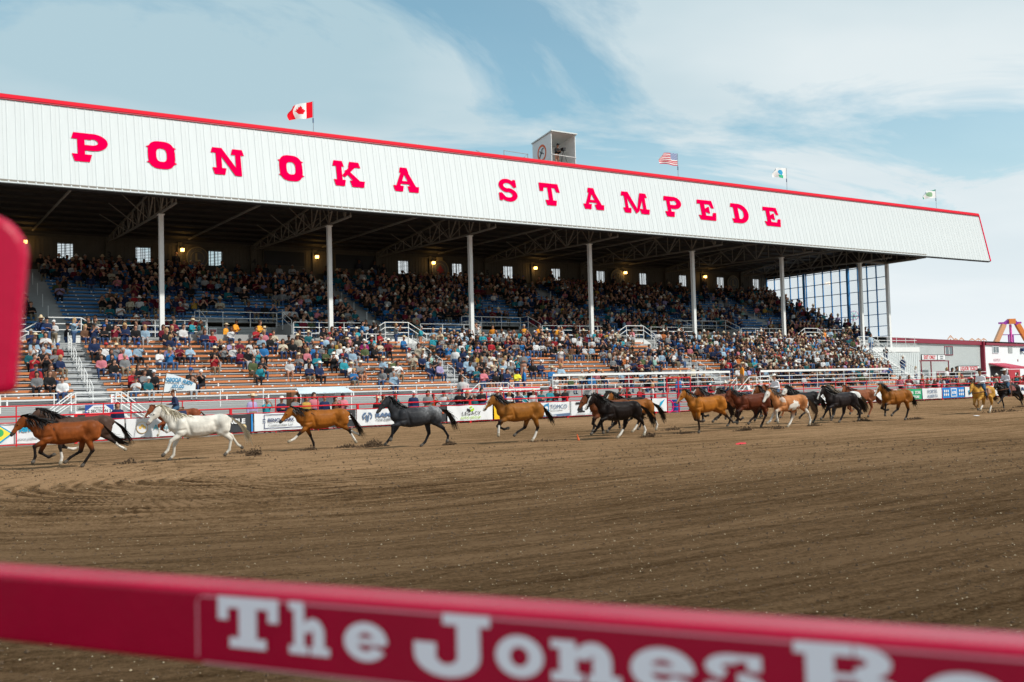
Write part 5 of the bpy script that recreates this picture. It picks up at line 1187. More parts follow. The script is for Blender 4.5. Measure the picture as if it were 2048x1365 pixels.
mb = MB(); mb.box((12.3, -.43, 3.7), (12.6, -.405, 4.0)); hp('alarm_box', mb, M_maroon)
# fairground
ride = empty('pendulum_ride', (192.2, 113.3, 0)); tag(ride, 'orange and purple fairground ride with splayed legs above the hall roof', 'fairground ride')
M_or = mat('ride_orange', (.85, .25, .05), .4); M_pu = mat('ride_purple', (.38, .05, .40), .4); M_pk = mat('ride_pink', (.75, .12, .45), .4); M_ro = mat('ride_pale_orange', (.85, .42, .22), .4)
ax = Vector((.84, -.54, 0))
def rp_(u, z): return (ax.x*u, ax.y*u, z)
for u, mm_ in ((-3.6, M_ro), (3.9, M_or)):
    mb = MB(); mb.bar(rp_(u*.36, 12.0), rp_(u*2.0, 0), .85, .85); mb.build('support_leg', mm_, ride)
mb = MB(); mb.bar(rp_(-2.3, 12.3), rp_(2.2, 12.3), .35); mb.bar(rp_(-1.5, 11.9), rp_(-.4, 12.7), .6); mb.bar(rp_(.8, 12.6), rp_(1.9, 11.3), .6); mb.build('hub_arm', M_pu, ride)
mb = MB(); mb.bar(rp_(-.4, 12.6), rp_(.9, 12.6), 1.0); mb.build('hub', M_or, ride)
mb = MB(); mb.bar(rp_(0, 12), rp_(.05, 4), .35); mb.build('swing_arm', M_pk, ride); mb = MB(); mb.bar(rp_(-.45, 9.9), rp_(-.4, 4), .2); mb.bar(rp_(.45, 9.9), rp_(.5, 4), .2); mb.bar(rp_(-1.6, 9.95), rp_(2.6, 9.9), .15); mb.build('crossbar', M_pu, ride)
def wheel(name, loc, r, cols, label, post=True):
    o = empty(name, loc); tag(o, label, 'fairground wheel')
    for k in range(12):
        a = 2*math.pi*k/12; mb = MB(); mb.bar((ax.x*.15*math.cos(a), ax.y*.15*math.cos(a), .15*math.sin(a)), (ax.x*r*math.cos(a), ax.y*r*math.cos(a), r*math.sin(a)), r*.11); mb.build('spoke', cols[k % 2], o)
    mb = MB(); pts = [(ax.x*r*math.cos(2*math.pi*k/24), ax.y*r*math.cos(2*math.pi*k/24), r*math.sin(2*math.pi*k/24)) for k in range(25)]; pipe(mb, pts, r*.1); mb.build('rim', cols[2], o)
    mb = MB(); mb.bar((0, 0, -.1*r), (0, 0, .1*r), .35*r, None, 0, 8); mb.build('hub', cols[3], o)
    if post: mb = MB(); mb.bar((0, .3, 0), (0, .3, -loc[2]), .25); mb.build('post', M_rail, o)
M_cy = mat('ride_cyan', (.15, .6, .65), .4)
wheel('spinning_wheel', (191.0, 149.8, 16.5), 1.05, (M_cy, M_white, M_pk, M_pk), 'small pink and cyan spoked wheel seen through the end glazing')
wheel('spinning_wheel', (195.6, 111.2, 11.4), .5, (M_cy, M_white, M_ro, M_cy), 'small cyan centred wheel at right of the fairground ride')
for k, (x, y, z, h) in enumerate([(173.2, 114.0, 9.08, .9), (174.0, 113.5, 8.77, .5), (174.96, 112.9, 8.74, .7), (176.6, 111.8, 8.69, .5), (177.7, 111.2, 8.66, .5), (178.5, 110.6, 8.63, .5)]):
    mb = MB(); mb.bar((0, 0, -z), (0, 0, 0), .12); mb.bar((-.5, .3, -.1), (0, 0, h*.7), .12); mb.bar((.5, -.3, -.1), (0, 0, h*.7), .12); mb.bar((-.3, .2, h*.3), (.3, -.2, h*.3), .1)
    tag(mb.build('ride_finial', M_ro, None, (x, y, z)), ['tallest pink finial furthest left above the hall roof', 'second pink finial above the hall roof, next to the tallest', 'pink finial above the hall, third from the stand', 'fourth pink finial from the stand above hall roof', 'fifth pink finial above hall, right of centre window', 'last pink finial before the fairground ride'][k], 'finial', 'pink finials above the hall roof')

# ================================================================== flags on the roof edge
def flagpole(x, z0, z1, w, h, drawn, label, skew=0.0, catm=None):
    o = empty('flag', (x, 62.3, z0)); tag(o, label, 'flag')
    mb = MB(); mb.bar((0, 0, -.6), (.02, 0, z1-z0), .045, None, 0, 6); mb.build('pole', mat('galvanised_pipe'), o)
    mb = MB(); mb.bar((0, 0, z1-z0-h-.35), (0, 0, z1-z0-h-.05), .09, None, 0, 6); mb.build('clamp', T_steel, o)
    nx, nz_ = 36, 24; vs = []; fs = []
    for j in range(nz_+1):
        for i in range(nx+1):
            u = i/nx; v = j/nz_
            vs.append((-.03-w*u*(1-.10*math.sin(v*5+u*3)*u), .22*math.sin(u*8+v*1.5+1)*u, z1-z0-h+h*v*(1-.12*u)-skew*u*h-.10*math.sin(u*6+v)*u))
    for j in range(nz_):
        for i in range(nx): q = j*(nx+1)+i; fs.append((q, q+1, q+nx+2, q+nx+1))
    me = bpy.data.meshes.new('cloth'); me.from_pydata(vs, [], fs); smooth_all(me)
    C = np.zeros((len(fs), 3))
    for j in range(nz_):
        for i in range(nx): C[j*nx+i] = drawn((i+.5)/nx, (j+.5)/nz_)
    a = me.color_attributes.new('Col', 'FLOAT_COLOR', 'CORNER'); C4 = np.repeat(np.concatenate([C, np.ones((len(C), 1))], 1), 4, 0).astype(np.float32); a.data.foreach_set('color', C4.ravel())
    me.materials.append(mat('flag_cloth', attr='Col', rough=.8, spec=.1)); link('cloth', me, o)
LEAF = [(0, 1), (.2, .62), (.36, .72), (.3, .22), (.66, .5), (.6, .12), (.95, .08), (.78, -.1), (.45, -.42), (.5, -.6), (-.5, -.6), (-.45, -.42), (-.78, -.1), (-.95, .08), (-.6, .12), (-.66, .5), (-.3, .22), (-.36, .72), (-.2, .62)]
def inpoly(x, y, P):
    c = False
    for i in range(len(P)):
        a, b_ = P[i-1], P[i]
        if (a[1] > y) != (b_[1] > y) and x < (b_[0]-a[0])*(y-a[1])/(b_[1]-a[1])+a[0]: c = not c
    return c
RD = (.75, .005, .02); WH = (.78, .78, .78)
flagpole(25.03, 19.35, 21.45, 1.62, 1.08, lambda u, v: RD if (u < .27 or u > .75) else (RD if inpoly((u-.51)/.2, (v-.5)/.36, LEAF) else WH), 'red and white maple leaf flag on the roof edge above the letters', .38)
flagpole(57.5, 19.4, 21.38, 1.9, 1.05, lambda u, v: ((.12, .17, .36) if (int(u*60)+int(v*24)) % 3 else (.55, .58, .66)) if (u < .42 and v > .46) else ((.55, .03, .06) if int(v*13) % 2 == 0 else WH), 'striped red and white flag with blue starred canton on the roof', .02)
flagpole(70.8, 19.4, 21.45, 1.7, .95, lambda u, v: (.05, .35, .60) if ((u-.45)/.14)**2+((v-.55)/.26)**2 < 1 else ((.05, .45, .25) if (v < .28 and .25 < u < .6) else WH), 'white flag with small blue and green crest on the roof', .1)
flagpole(93.25, 19.3, 21.4, 2.0, .85, lambda u, v: (.03, .28, .20) if (v > .8+u*.4) or (u > .85 and v < .35) else ((.25, .42, .25) if ((u-.5)/.2)**2+((v-.5)/.3)**2 < 1 else WH), 'white flag with green corner, furthest right on the roof', .45)
# ================================================================== the running herd
BAY_, BLK, BRN = (.20, .062, .017), (.012, .009, .008), (.125, .032, .014)
WHc = (.66, .62, .56)
H = {}
H[1] = horse('A', (.20, .052, .011), BLK, BLK, loc=(4.95, 31.4), s=.96, label='bay horse with flying black mane galloping first at the left', mane_len=.42, tail_len=.9, mane_fly=1.6, seed=1)
horse('G', (.075, .042, .03), (.02, .016, .014), BLK, loc=(5.6, 33.3), label='dark roan horse mostly hidden behind the leading bay', socks=(0, 1, 2, 3), seed=2)
H[3] = horse('A', (.20, .055, .022), None, (.16, .045, .02), loc=(12.15, 47.1), label='chestnut horse with white forelegs carrying the flag bearer', socks=(0, 1), seed=3, blaze=WHc, mane_len=.2)
horse('B', (.62, .585, .52), (.57, .53, .46), (.60, .54, .42), loc=(8.72, 31.35), muzzle=(.25, .21, .19), label='white horse with cream mane striding behind the leading bay', mane_len=.34, seed=4, mane_fly=.2)
horse('C', (.27, .088, .012), BLK, BLK, loc=(13.43, 33.0), label='bright bay horse with white hind socks stretched in a long stride', socks=(0, 2, 3), mane_len=.36, mane_fly=.3, seed=5)
horse('D', (.026, .027, .031), (.010, .010, .012), (.010, .010, .012), loc=(15.9, 30.7), label='dark grey horse with pale dappled rump and black tail', dapple=(.27, .275, .285), seed=6, mane_len=.26)
horse('E', (.24, .088, .014), BLK, BLK, loc=(19.65, 29.9), label='brown horse with white blaze in front of the yellow banner', socks=(0, 2), blaze=WHc, seed=7, mane_len=.28)
horse('F', (.010, .006, .005), (.007, .005, .004), BLK, loc=(23.3, 28.8), label='black horse with white blaze and white hind socks', blaze=WHc, socks=(2, 3), seed=8, bulk=1.06, mane_len=.34)
horse('A', (.16, .05, .018), BLK, BLK, loc=(24.3, 30.6), label='brown horse hidden behind the black horse with white blaze', seed=9)
horse('F', (.25, .084, .016), BLK, BLK, loc=(26.5, 31.8), label='bay horse with broad blaze and small white belly patch', blaze=WHc, patch=[(-.05, .86, .22, .10, WHc)], socks=(2, 3), seed=10)
horse('E', (.018, .013, .011), None, BLK, loc=(27.6, 33.5), label='black horse running behind the blazed bay, long tail out', seed=11, mane_len=.3)
horse('G', (.34, .115, .014), (.03, .018, .012), (.02, .012, .01), loc=(27.95, 29.1), label='orange bay horse with short black mane leading the rear group', seed=12, mane_len=.22, blaze=(.4, .25, .18), bulk=.94)
horse('E', (.13, .036, .014), BLK, BLK, loc=(31.6, 32.2), label='bay horse with white star behind the orange bay', blaze=WHc, seed=13, s=1.04)
horse('F', (.03, .018, .014), None, BLK, loc=(34.6, 34.0), label='dark horse with white forehead at the back of the rear group', blaze=WHc, face=False, seed=14)
horse('A', (.10, .024, .010), (.02, .010, .008), BLK, loc=(31.6, 30.2), label='dark mahogany horse beside the pinto', seed=15, mane_len=.3, s=1.03)
horse('D', (.17, .055, .018), BLK, BLK, loc=(36.2, 33.2), label='bay horse with white blaze above the mahogany horse', blaze=WHc, seed=16)
horse('F', (.42, .165, .06), (.55, .48, .40), (.11, .07, .045), loc=(32.6, 29.0), label='chestnut and white pinto horse with white face', face=True, blaze=WHc, socks=(0, 1, 2, 3), patch=[(.0, .9, .42, .26, WHc), (.62, 1.15, .16, .22, (.55, .42, .34)), (-.85, .85, .22, .42, WHc)], seed=17)
horse('E', (.014, .012, .012), None, BLK, loc=(35.7, 30.9), label='black horse with white face running behind the pinto', face=True, blaze=WHc, seed=18)
H[17] = horse('D', (.22, .07, .022), None, (.13, .04, .018), loc=(40.2, 36.5), label='sorrel horse ridden by cowboy in white shirt amid herd', seed=19)
horse('F', (.018, .013, .013), None, BLK, loc=(37.1, 30.0), label='black horse with small white star leading the last bunch', blaze=WHc, seed=20, mane_len=.34)
horse('B', (.05, .045, .045), (.03, .026, .024), (.15, .11, .07), loc=(39.4, 31.6), label='dark spotted horse with white blanket over the rump', face=True, blaze=WHc, patch=[(-.6, 1.2, .5, .3, (.68, .66, .62))], seed=21)
horse('A', (.21, .07, .03), None, (.13, .035, .02), loc=(42.3, 33.0), label='sorrel horse with white blaze behind the last black horse', blaze=WHc, seed=22, s=1.02)
horse('E', (.24, .082, .012), BLK, BLK, loc=(39.7, 29.0), label='bay horse with blaze and dark tail at the tail end of herd', blaze=WHc, seed=23, mane_len=.3)
H[21] = horse('A', (.50, .26, .05), (.30, .15, .045), (.06, .035, .02), loc=(48.76, 30.4), rz=math.pi+R(9), label='buckskin horse ridden by cowboy in black hat', socks=(2, 3), muzzle=(.12, .08, .07), seed=24, mane_len=.26, voxel=.025)
H[22] = horse('C', (.016, .013, .013), None, BLK, loc=(56.6, 33.7), label='black horse ridden by cowboy in straw hat at right edge', seed=25, mane_len=.34)

# riders with their tack
RIDE = man('ride', 'rein', .18); rme = body_mesh(RIDE, .024, 2); 
pj = pm_.copy(); pj.name = 'rider_clothes'
for n_j in pj.node_tree.nodes:
    if n_j.type == 'VALTORGB' and len(n_j.color_ramp.elements) == 6:
        for e_j in n_j.color_ramp.elements: e_j.color = (.035, .085, .15, 1)
rme.materials.append(pj); BODY[('ride', 'rein')] = (rme, RIDE)
def rider(h, shirt, head, label, lean=.18, sad_col=(.14, .055, .025), blanket=(.35, .18, .10)):
    hz_ = h.rotation_euler.z; ca, sa = math.cos(hz_), math.sin(hz_)
    def wp(x, y, z): return (h.location.x+(x*ca-y*sa), h.location.y+(x*sa+y*ca), h.location.z+z)
    o = person(*wp(.14, 0, 1.36-.93+.12), 'ride', 'rein', shirt, head, hz_+R(90)); o['label'] = label
    s = empty('saddle', wp(0.1, 0, 0)); s.rotation_euler.z = hz_; tag(s, 'tan leather stock saddle under '+label.split(' riding')[0], 'saddle')
    def arc(mb, x0, x1, z, w0, w1, dr, th=.03, n=9):
        vs = []; 
        for x, w in ((x0, w0), (x1, w1)):
            for k in range(n):
                a = -1.0+2.0*k/(n-1); vs.append((x, w*math.sin(a*1.35), z-dr*(1-math.cos(a*1.35))))
        fs = [(k, k+1, n+k+1, n+k) for k in range(n-1)]; mb.add(vs, fs)
    mb = MB(); arc(mb, -.36, .34, 1.385, .36, .34, .42); mb.build('saddle_blanket', mat('blanket_'+str(blanket[0]), blanket, .9, noise=.5, nscale=9, stretch=(1, 6, 1)), s)
    mb = MB(); v2, f2 = [], []; capsule(v2, f2, (-.2, 0, 1.40), (.14, 0, 1.39), .10, .09, 10, 1.5, (0, 1, 0)); capsule(v2, f2, (.17, 0, 1.42), (.20, 0, 1.54), .035, .03, 8); capsule(v2, f2, (-.26, -.1, 1.47), (-.26, .1, 1.47), .045, .045, 8); mb.add(v2, f2); mb.build('seat', mat('tan_leather', sad_col, .45, noise=.2, nscale=10), s)
    for sy in (-1, 1):
        mb = MB(); mb.bar((.05, sy*.27, 1.3), (.22, sy*.36, .92), .13, .02); mb.bar((.2, sy*.35, .92), (.2, sy*.35, .78), .05); mb.bar((.14, sy*.35, .76), (.30, sy*.35, .76), .03, .12); mb.build('stirrup', mat('tan_leather'), s)
    mb = MB(); pts = [(.30, .34, 1.18), (.62, .28, 1.14), (.86, .14, 1.10), (.92, 0, 1.08), (.86, -.14, 1.10), (.62, -.28, 1.14), (.30, -.34, 1.18)]; pipe(mb, pts, .05); mb.build('breast_collar', mat('tan_leather'), s)
    return o
W_ = ('white', (.74, .72, .78)); r1_ = rider(H[21], W_, HEAD[2], 'cowboy in white shirt and black hat riding the buckskin horse')
r2_ = rider(H[22], W_, HEAD[1], 'cowboy in pale shirt and straw hat riding the black horse', blanket=(.2, .06, .05))
r3_ = rider(H[17], W_, HEAD[1], 'cowboy in white shirt and cream hat riding amid the herd', blanket=(.1, .1, .2))
r4_ = rider(H[3], ('navy', (.02, .03, .07)), ('cowboy_hat', 'brown cowboy hat', (.22, .12, .06)), 'cowboy in navy shirt and brown hat riding with flag', blanket=(.02, .03, .07))
fl = empty('arena_flag', (11.25, 47.0, 1.3)); tag(fl, 'white flag with mirrored blue lettering carried by mounted rider', 'flag')
mb = MB(); mb.bar((0, 0, 0), (.32, -.0, 1.85), .035, None, 0, 6); mb.build('pole', mat('brown_board'), fl)
nx, nz_ = 26, 12; vs = []; fs = []
for j in range(nz_+1):
    for i in range(nx+1):
        u = i/nx; v = j/nz_; top = 1.78-.50*u**1.5; bot = .93-.0*u+.08*u; x = .16+.15*v+u*(1.45-.12*v)
        vs.append((x, .06*math.sin(u*6)*u, bot+(top-bot)*v))
for j in range(nz_):
    for i in range(nx): q = j*(nx+1)+i; fs.append((q, q+1, q+nx+2, q+nx+1))
me = bpy.data.meshes.new('cloth'); me.from_pydata(vs, [], fs); me.materials.append(mat('pale_flag_cloth', (.66, .72, .76), .7)); smooth_all(me); link('cloth', me, fl)
fb = mat('flag_blue_print', (.02, .22, .42), .6)
def mirror_text(s, x, z, size, m, rot):
    me = text_me(s, size=size, ext=.003, bold=.012, align='CENTER', sx=-.8); me.materials.append(m); me.transform(stand(0, 0, 0)); me.transform(Matrix.Translation((x, -.075, z)) @ Matrix.Rotation(rot, 4, 'Y')); link('lettering', me, fl)
mirror_text('RODEO', .60, 1.40, .24, fb, R(4)); mirror_text('VOLD', 1.24, 1.28, .22, fb, R(16)); mirror_text('CO. LTD.', .80, 1.12, .17, fb, R(5))

# clods of dirt flying from the hooves
def clods(pts, seed=0):
    rg = np.random.default_rng(seed); V = []; Fs = []
    base = np.array([(1, 0, 0), (-1, 0, 0), (0, 1, 0), (0, -1, 0), (0, 0, 1), (0, 0, -1)], float); fc = [(0, 2, 4), (2, 1, 4), (1, 3, 4), (3, 0, 4), (2, 0, 5), (1, 2, 5), (3, 1, 5), (0, 3, 5)]
    for (x, y, n, sp, hgt) in pts:
        for i in range(int(n*1.7)):
            a, b_ = rg.normal(0, sp), rg.normal(0, .12); zz = abs(rg.normal(0, hgt))*max(0, 1-abs(a)/sp/2.2); s = .012+.035*rg.random()**2
            q = base*s*(.6+.7*rg.random((6, 1))); o = len(V); q[:, 0] += x+a+zz*.5; q[:, 1] += y+b_; q[:, 2] += gz(x, y)+zz+.01
            V += q.tolist(); Fs += [tuple(o+k for k in f) for f in fc]
    me = bpy.data.meshes.new('flying_dirt'); me.from_pydata(V, [], Fs); me.materials.append(mat('dark_clod')); tag(link('flying_dirt', me), 'dark dirt thrown up behind the galloping hooves', kind='stuff')
clods([(6.6, 31.4, 40, .15, .08), (10.35, 31.35, 170, .14, .16), (14.3, 33.0, 90, .25, .06), (15.1, 32.6, 230, .25, .13), (12.9, 33.0, 70, .16, .05), (17.2, 30.8, 120, .10, .09), (20.6, 29.8, 60, .5, .02), (24.6, 28.75, 140, .16, .08), (26.9, 29.3, 60, .2, .05), (29.8, 28.9, 150, .22, .08), (31.4, 28.7, 60, .2, .06), (33.9, 28.9, 90, .12, .06), (38.4, 29.9, 120, .2, .09), (41.2, 29.1, 90, .2, .05), (50.6, 30.6, 120, .9, .12), (58, 33.7, 80, .5, .06), (10.9, 33.6, 40, .3, .05), (28.3, 31.6, 70, .25, .08)], 4)
mb = MB(); mb.add([(0, 0, .02), (.55, .1, .02), (.6, .16, .05), (.3, .12, .07), (.02, .05, .05)], [(0, 1, 2, 3, 4)]); tag(mb.build('ribbon_scrap', M_red, None, (22.9, 22.6, gz(22.9, 22.6))), 'small red ribbon scrap lying alone on the open dirt', 'scrap')
mb = MB(); mb.bar((0, 0, 0), (-.06, 0, .22), .09, None, 0, 10, .3); tag(mb.build('marker_stake', mat('orange_plastic', (.8, .14, .04), .5), None, (21.75, 29.3, gz(21.75, 29.3))), 'short orange marker stake in the dirt ahead of black horse', 'stake')
mb = MB(); mb.add([(0, 0, .03), (.4, .05, .03), (.42, .2, .05), (.05, .2, .06)], [(0, 1, 2, 3)]); tag(mb.build('paper_scrap', T_wh, None, (44.6, 28.2, gz(44.6, 28.2))), 'white paper scrap on the dirt before the buckskin horse', 'scrap')
# ================================================================== spectators
LOWER = [[(7.8, 8.0, 0.93), (10.7, 15.1, 0.93), (15.3, 17.4, 0.93), (17.7, 18.5, 0.93), (19.6, 20.7, 0.5), (21.2, 22.6, 0.93), (25.9, 29.1, 0.93), (34.4, 38.0, 0.93), (39.7, 46.9, 0.93), (47.4, 53.1, 0.93), (54.7, 86.2, 0.93)], [(7.7, 9.8, 0.93), (15.3, 15.9, 0.93), (17.6, 19.0, 0.93), (21.5, 22.8, 0.93), (23.3, 24.9, 0.93), (26.0, 28.9, 0.93), (29.1, 30.4, 0.93), (34.8, 37.5, 0.93), (38.1, 51.9, 0.93), (54.5, 85.1, 0.93)], [(7.8, 9.7, 0.93), (15.3, 15.9, 0.93), (20.5, 23.9, 0.93), (25.3, 29.6, 0.93), (31.1, 37.6, 0.93), (39.8, 51.7, 0.93), (54.4, 84.0, 0.93)], [(7.7, 9.4, 0.93), (10.9, 11.8, 0.93), (18.2, 20.9, 0.93), (21.6, 23.6, 0.93), (24.2, 30.4, 0.93), (32.3, 38.8, 0.93), (39.3, 42.8, 0.93), (48.0, 50.6, 0.93), (53.7, 82.5, 0.93)], [(7.6, 9.2, 0.93), (11.3, 14.0, 0.93), (14.9, 16.6, 0.93), (18.1, 19.4, 0.93), (20.0, 21.3, 0.93), (23.3, 28.9, 0.93), (31.5, 36.6, 0.93), (42.7, 46.9, 0.93), (54.0, 81.1, 0.93)], [(7.3, 9.2, 0.93), (10.9, 12.7, 0.93), (14.1, 15.4, 0.93), (17.3, 17.9, 0.93), (18.8, 20.4, 0.93), (22.6, 27.0, 0.93), (30.3, 32.6, 0.93), (34.5, 39.1, 0.93), (46.8, 56.0, 0.93), (58.2, 79.6, 0.93)], [(7.4, 9.7, 0.93), (10.8, 12.8, 0.93), (17.1, 17.7, 0.93), (22.3, 23.9, 0.93), (24.6, 25.6, 0.93), (30.3, 33.3, 0.93), (34.5, 39.8, 0.93), (46.6, 54.7, 0.93), (57.9, 78.2, 0.93)], [(10.6, 12.0, 0.93), (13.7, 14.3, 0.93), (19.1, 20.6, 0.93), (21.4, 22.0, 0.93), (22.6, 23.6, 0.93), (24.9, 25.6, 0.93), (27.7, 29.1, 0.93), (30.9, 38.4, 0.93), (46.4, 51.3, 0.93), (57.7, 76.4, 0.93)], [(7.3, 8.4, 0.93), (12.3, 13.5, 0.93), (18.8, 20.3, 0.93), (22.3, 23.3, 0.93), (25.1, 26.6, 0.93), (27.7, 28.9, 0.93), (30.7, 36.3, 0.93), (36.3, 40.4, 0.5), (47.2, 49.6, 0.93), (56.9, 72.6, 0.93)], [(7.2, 8.4, 0.93), (11.9, 13.6, 0.93), (15.0, 16.1, 0.93), (24.9, 25.6, 0.93), (26.9, 28.3, 0.93), (31.9, 35.4, 0.93), (39.9, 41.1, 0.5), (56.1, 71.6, 0.6)], [(8.3, 8.9, 0.93), (11.9, 12.9, 0.93), (14.9, 15.7, 0.93), (27.2, 27.9, 0.93), (32.2, 35.2, 0.8), (41.8, 44.5, 0.93), (45.4, 50.2, 0.5), (55.8, 70.5, 0.6)]]
ORD = ['top', 'second', 'third', 'fourth', 'fifth', 'sixth', 'seventh', 'eighth', 'ninth', 'tenth', 'eleventh', 'twelfth', 'thirteenth']
CO = ['first', 'second', 'third', 'fourth', 'fifth', 'sixth', 'seventh']
def where(x):
    k = (x-X1)/BAY; i = int(round(k))
    if abs(k-i) < .2 and 0 <= i < 7: return 'near %s column' % CO[i]
    if k < 0: return 'left of first column'
    i = int(k)
    if i >= 6: return 'past last column'
    return ('just right of' if k-i < .5 else 'just left of')+' %s column' % (CO[i] if k-i < .5 else CO[i+1])
cand = []   # x, y, z, pose, arms, rz, place words
def pick(a, w): return a[int(prng.choice(len(a), p=w))]
def arms_(pose): return pick(['lap', 'clap', 'phone', 'one', 'hold'], [.34, .22, .10, .14, .20]) if pose == 'sit' else pick(['down', 'hold', 'phone', 'fold', 'one'], [.3, .25, .15, .15, .15])
def inaisle(x): return any(a-.1 < x < b+.1 for a, b in AISLES)
for i, iv in enumerate(LOWER):
    Y, z = seatL(i)
    for a, b_, dn in iv:
        if b_ > 70: b_ = 80.9-.45*i; dn = max(dn, .80)
        if a > 50: dn *= .93
        x = a+.25
        while x < b_-.1:
            if x < 80.8-.45*i and not inaisle(x) and prng.random() < dn and x < 85.8: cand.append((x+prng.normal(0, .03), Y+.0, z, 'sit', None, prng.normal(0, .28), 'in %s row' % ORD[i]))
            x += .56+.07*prng.random()
for a, b_, i, dn in ((38, 44, 11, .3), (45, 53, 11, .7), (57, 71.5, 11, .45), (46, 53, 12, .45), (58, 71, 12, .35)):
    Y, z = seatL(i); x = a
    while x < b_:
        if prng.random() < dn: cand.append((x, Y, z, 'sit', None, prng.normal(0, .3), 'in %s row' % ORD[i]))
        x += .6
HV = ('orange and yellow safety', (.85, .30, .03)); HV2 = ('yellow safety', (.75, .75, .05))
fixed = []
for x, y, z, ar, sh, wd in [(20.1, 66, 5.05, 'down', HV, 'in front of left portal'), (20.75, 66.1, 5.05, 'hold', HV, 'in left portal, right of another'), (22.3, 65.8, 5.05, 'hold', HV, 'right side of left portal'), (41.0, 66, 5.05, 'down', HV, 'left of middle portal'), (43.9, 66, 5.05, 'hold', HV, 'in middle portal'), (45.0, 65.5, 5.05, 'down', HV, 'right side of middle portal'), (47.1, 65.8, 5.05, 'down', HV, 'right of middle portal'), (78.9, 65.5, 5.05, 'down', ('orange', (.8, .22, .03)), 'by last stair'),
                             (11.6, 66, 5.05, 'hold', SHIRT[5], 'on walkway by first bridge stair'), (12.6, 65.9, 5.05, 'down', SHIRT[5], 'on walkway'), (13.7, 65.8, 5.05, 'down', SHIRT[4], 'on walkway'), (14.4, 65.6, 5.05, 'hold', SHIRT[8], 'on walkway'), (16.6, 65.6, 5.05, 'hold', SHIRT[7], 'on walkway'), (17.7, 65.5, 5.05, 'hold', SHIRT[2], 'on walkway'),
                             (9.1, 65.2, 5.05, 'hold', SHIRT[4], 'at head of first aisle'), (10.1, 64.6, 4.7, 'down', SHIRT[5], 'at head of first aisle'), (10.6, 65.2, 5.05, 'phone', SHIRT[1], 'at head of first aisle'), (9.6, 65.8, 5.05, 'fold', SHIRT[0], 'at head of first aisle'), (8.9, 66, 5.05, 'down', SHIRT[9], 'at head of first aisle'),
                             (33.7, 64.2, 4.9, 'hold', SHIRT[2], 'by second aisle'), (34.4, 62.6, 4.3, 'hold', SHIRT[12], 'by second aisle'), (35.0, 61.9, 4.0, 'fold', SHIRT[5], 'by second aisle'), (33.6, 59, 3.0, 'down', SHIRT[0], 'in second aisle'), (30.6, 65.9, 5.05, 'down', SHIRT[4], 'by second bridge stair'), (31.1, 66.3, 5.05, 'down', SHIRT[5], 'by second bridge stair'),
                             (38.2, 57.6, 2.5, 'fold', SHIRT[8], 'amid ninth row'), (33.6, 52.6, 1.42, 'hold', SHIRT[4], 'on second front landing'), (34.1, 54.0, 1.42, 'down', SHIRT[5], 'at second front stair'), (31.2, 54.2, 1.42, 'down', SHIRT[5], 'at second front stair'), (30.4, 52.6, .9, 'down', SHIRT[0], 'climbing second front stair'), (35.2, 53.9, 1.42, 'hold', HV2, 'behind second front stair'), (35.9, 54.1, 1.42, 'down', SHIRT[3], 'behind second front stair'), (32.8, 54.1, 1.42, 'hold', SHIRT[9], 'behind second front stair'),
                             (38.1, 54.2, 1.42, 'hold', SHIRT[3], 'behind the canopy rack'), (47.6, 52.3, 0.7, 'down', SHIRT[3], 'by the gate'), (50.6, 54, 1.42, 'down', SHIRT[12], 'behind front band rail'), (55.6, 54, 1.42, 'down', HV, 'at third front stair'), (42.6, 59.3, 3.0, 'up2', SHIRT[0], 'in seventh row'), (54.9, 65.9, 5.05, 'down', SHIRT[9], 'by third bridge stair'), (57.6, 64.6, 5.05, 'down', SHIRT[5], 'by third bridge stair'), (62.0, 65.8, 5.05, 'down', SHIRT[2], 'on walkway'),
                             (51.2, 59.5, 3.2, 'down', SHIRT[4], 'amid seventh row'), (52.2, 59.4, 3.2, 'down', SHIRT[5], 'amid seventh row'), (79.6, 65.4, 5.05, 'hold', SHIRT[1], 'on walkway'), (80.4, 65.5, 5.05, 'down', SHIRT[13], 'on walkway'), (81.3, 65.3, 5.05, 'hold', SHIRT[5], 'on walkway'), (82.1, 65.1, 5.05, 'phone', SHIRT[5], 'on walkway'), (83.3, 65.1, 5.05, 'down', SHIRT[4], 'on walkway'), (84.3, 66, 5.05, 'down', SHIRT[5], 'on walkway'),
                             (82.0, 62.5, 4.35, 'down', SHIRT[1], 'by right end stair'), (84.2, 62.5, 3.36, 'fold', SHIRT[5], 'by right end stair'), (86.8, 62.5, 2.15, 'down', SHIRT[4], 'by right end stair'), (88.8, 62.5, 1.3, 'down', SHIRT[0], 'on exit stair'), (80.3, 53.4, .9, 'down', SHIRT[0], 'near porch frame'), (81.4, 53.6, .9, 'down', SHIRT[5], 'near porch frame'), (82.0, 53.6, .9, 'down', SHIRT[5], 'near porch frame')]:
    fixed.append((x, y, z, 'stand', 'phone' if ar == 'up2' else ar, sh, 'standing '+wd))
grnd = [16.6, 17.4, 18.3, 19.1, 19.7, 20.3, 20.9, 21.5, 22.0, 24.0, 24.6, 25.2, 26.5, 27.5, 27.9, 28.4, 42.2, 42.9, 43.6, 44.2, 44.9, 50.3, 51.6, 52.4, 54.0, 9.9]
grnd += list(29.6+np.arange(14)*.62+prng.normal(0, .12, 14)); grnd += list(72.5+np.arange(26)*.72+prng.normal(0, .15, 26))
for x in grnd:
    y = F(x)+.75+.5*prng.random(); cand.append((x, y, 0, 'stand', None, prng.normal(0, .4), 'standing behind red fence'))
for x in 73+np.arange(24)*.8+prng.normal(0, .2, 24): cand.append((x, F(x)+1.9+.6*prng.random(), .1, 'stand', None, prng.normal(0, .4), 'standing behind red fence, second line'))
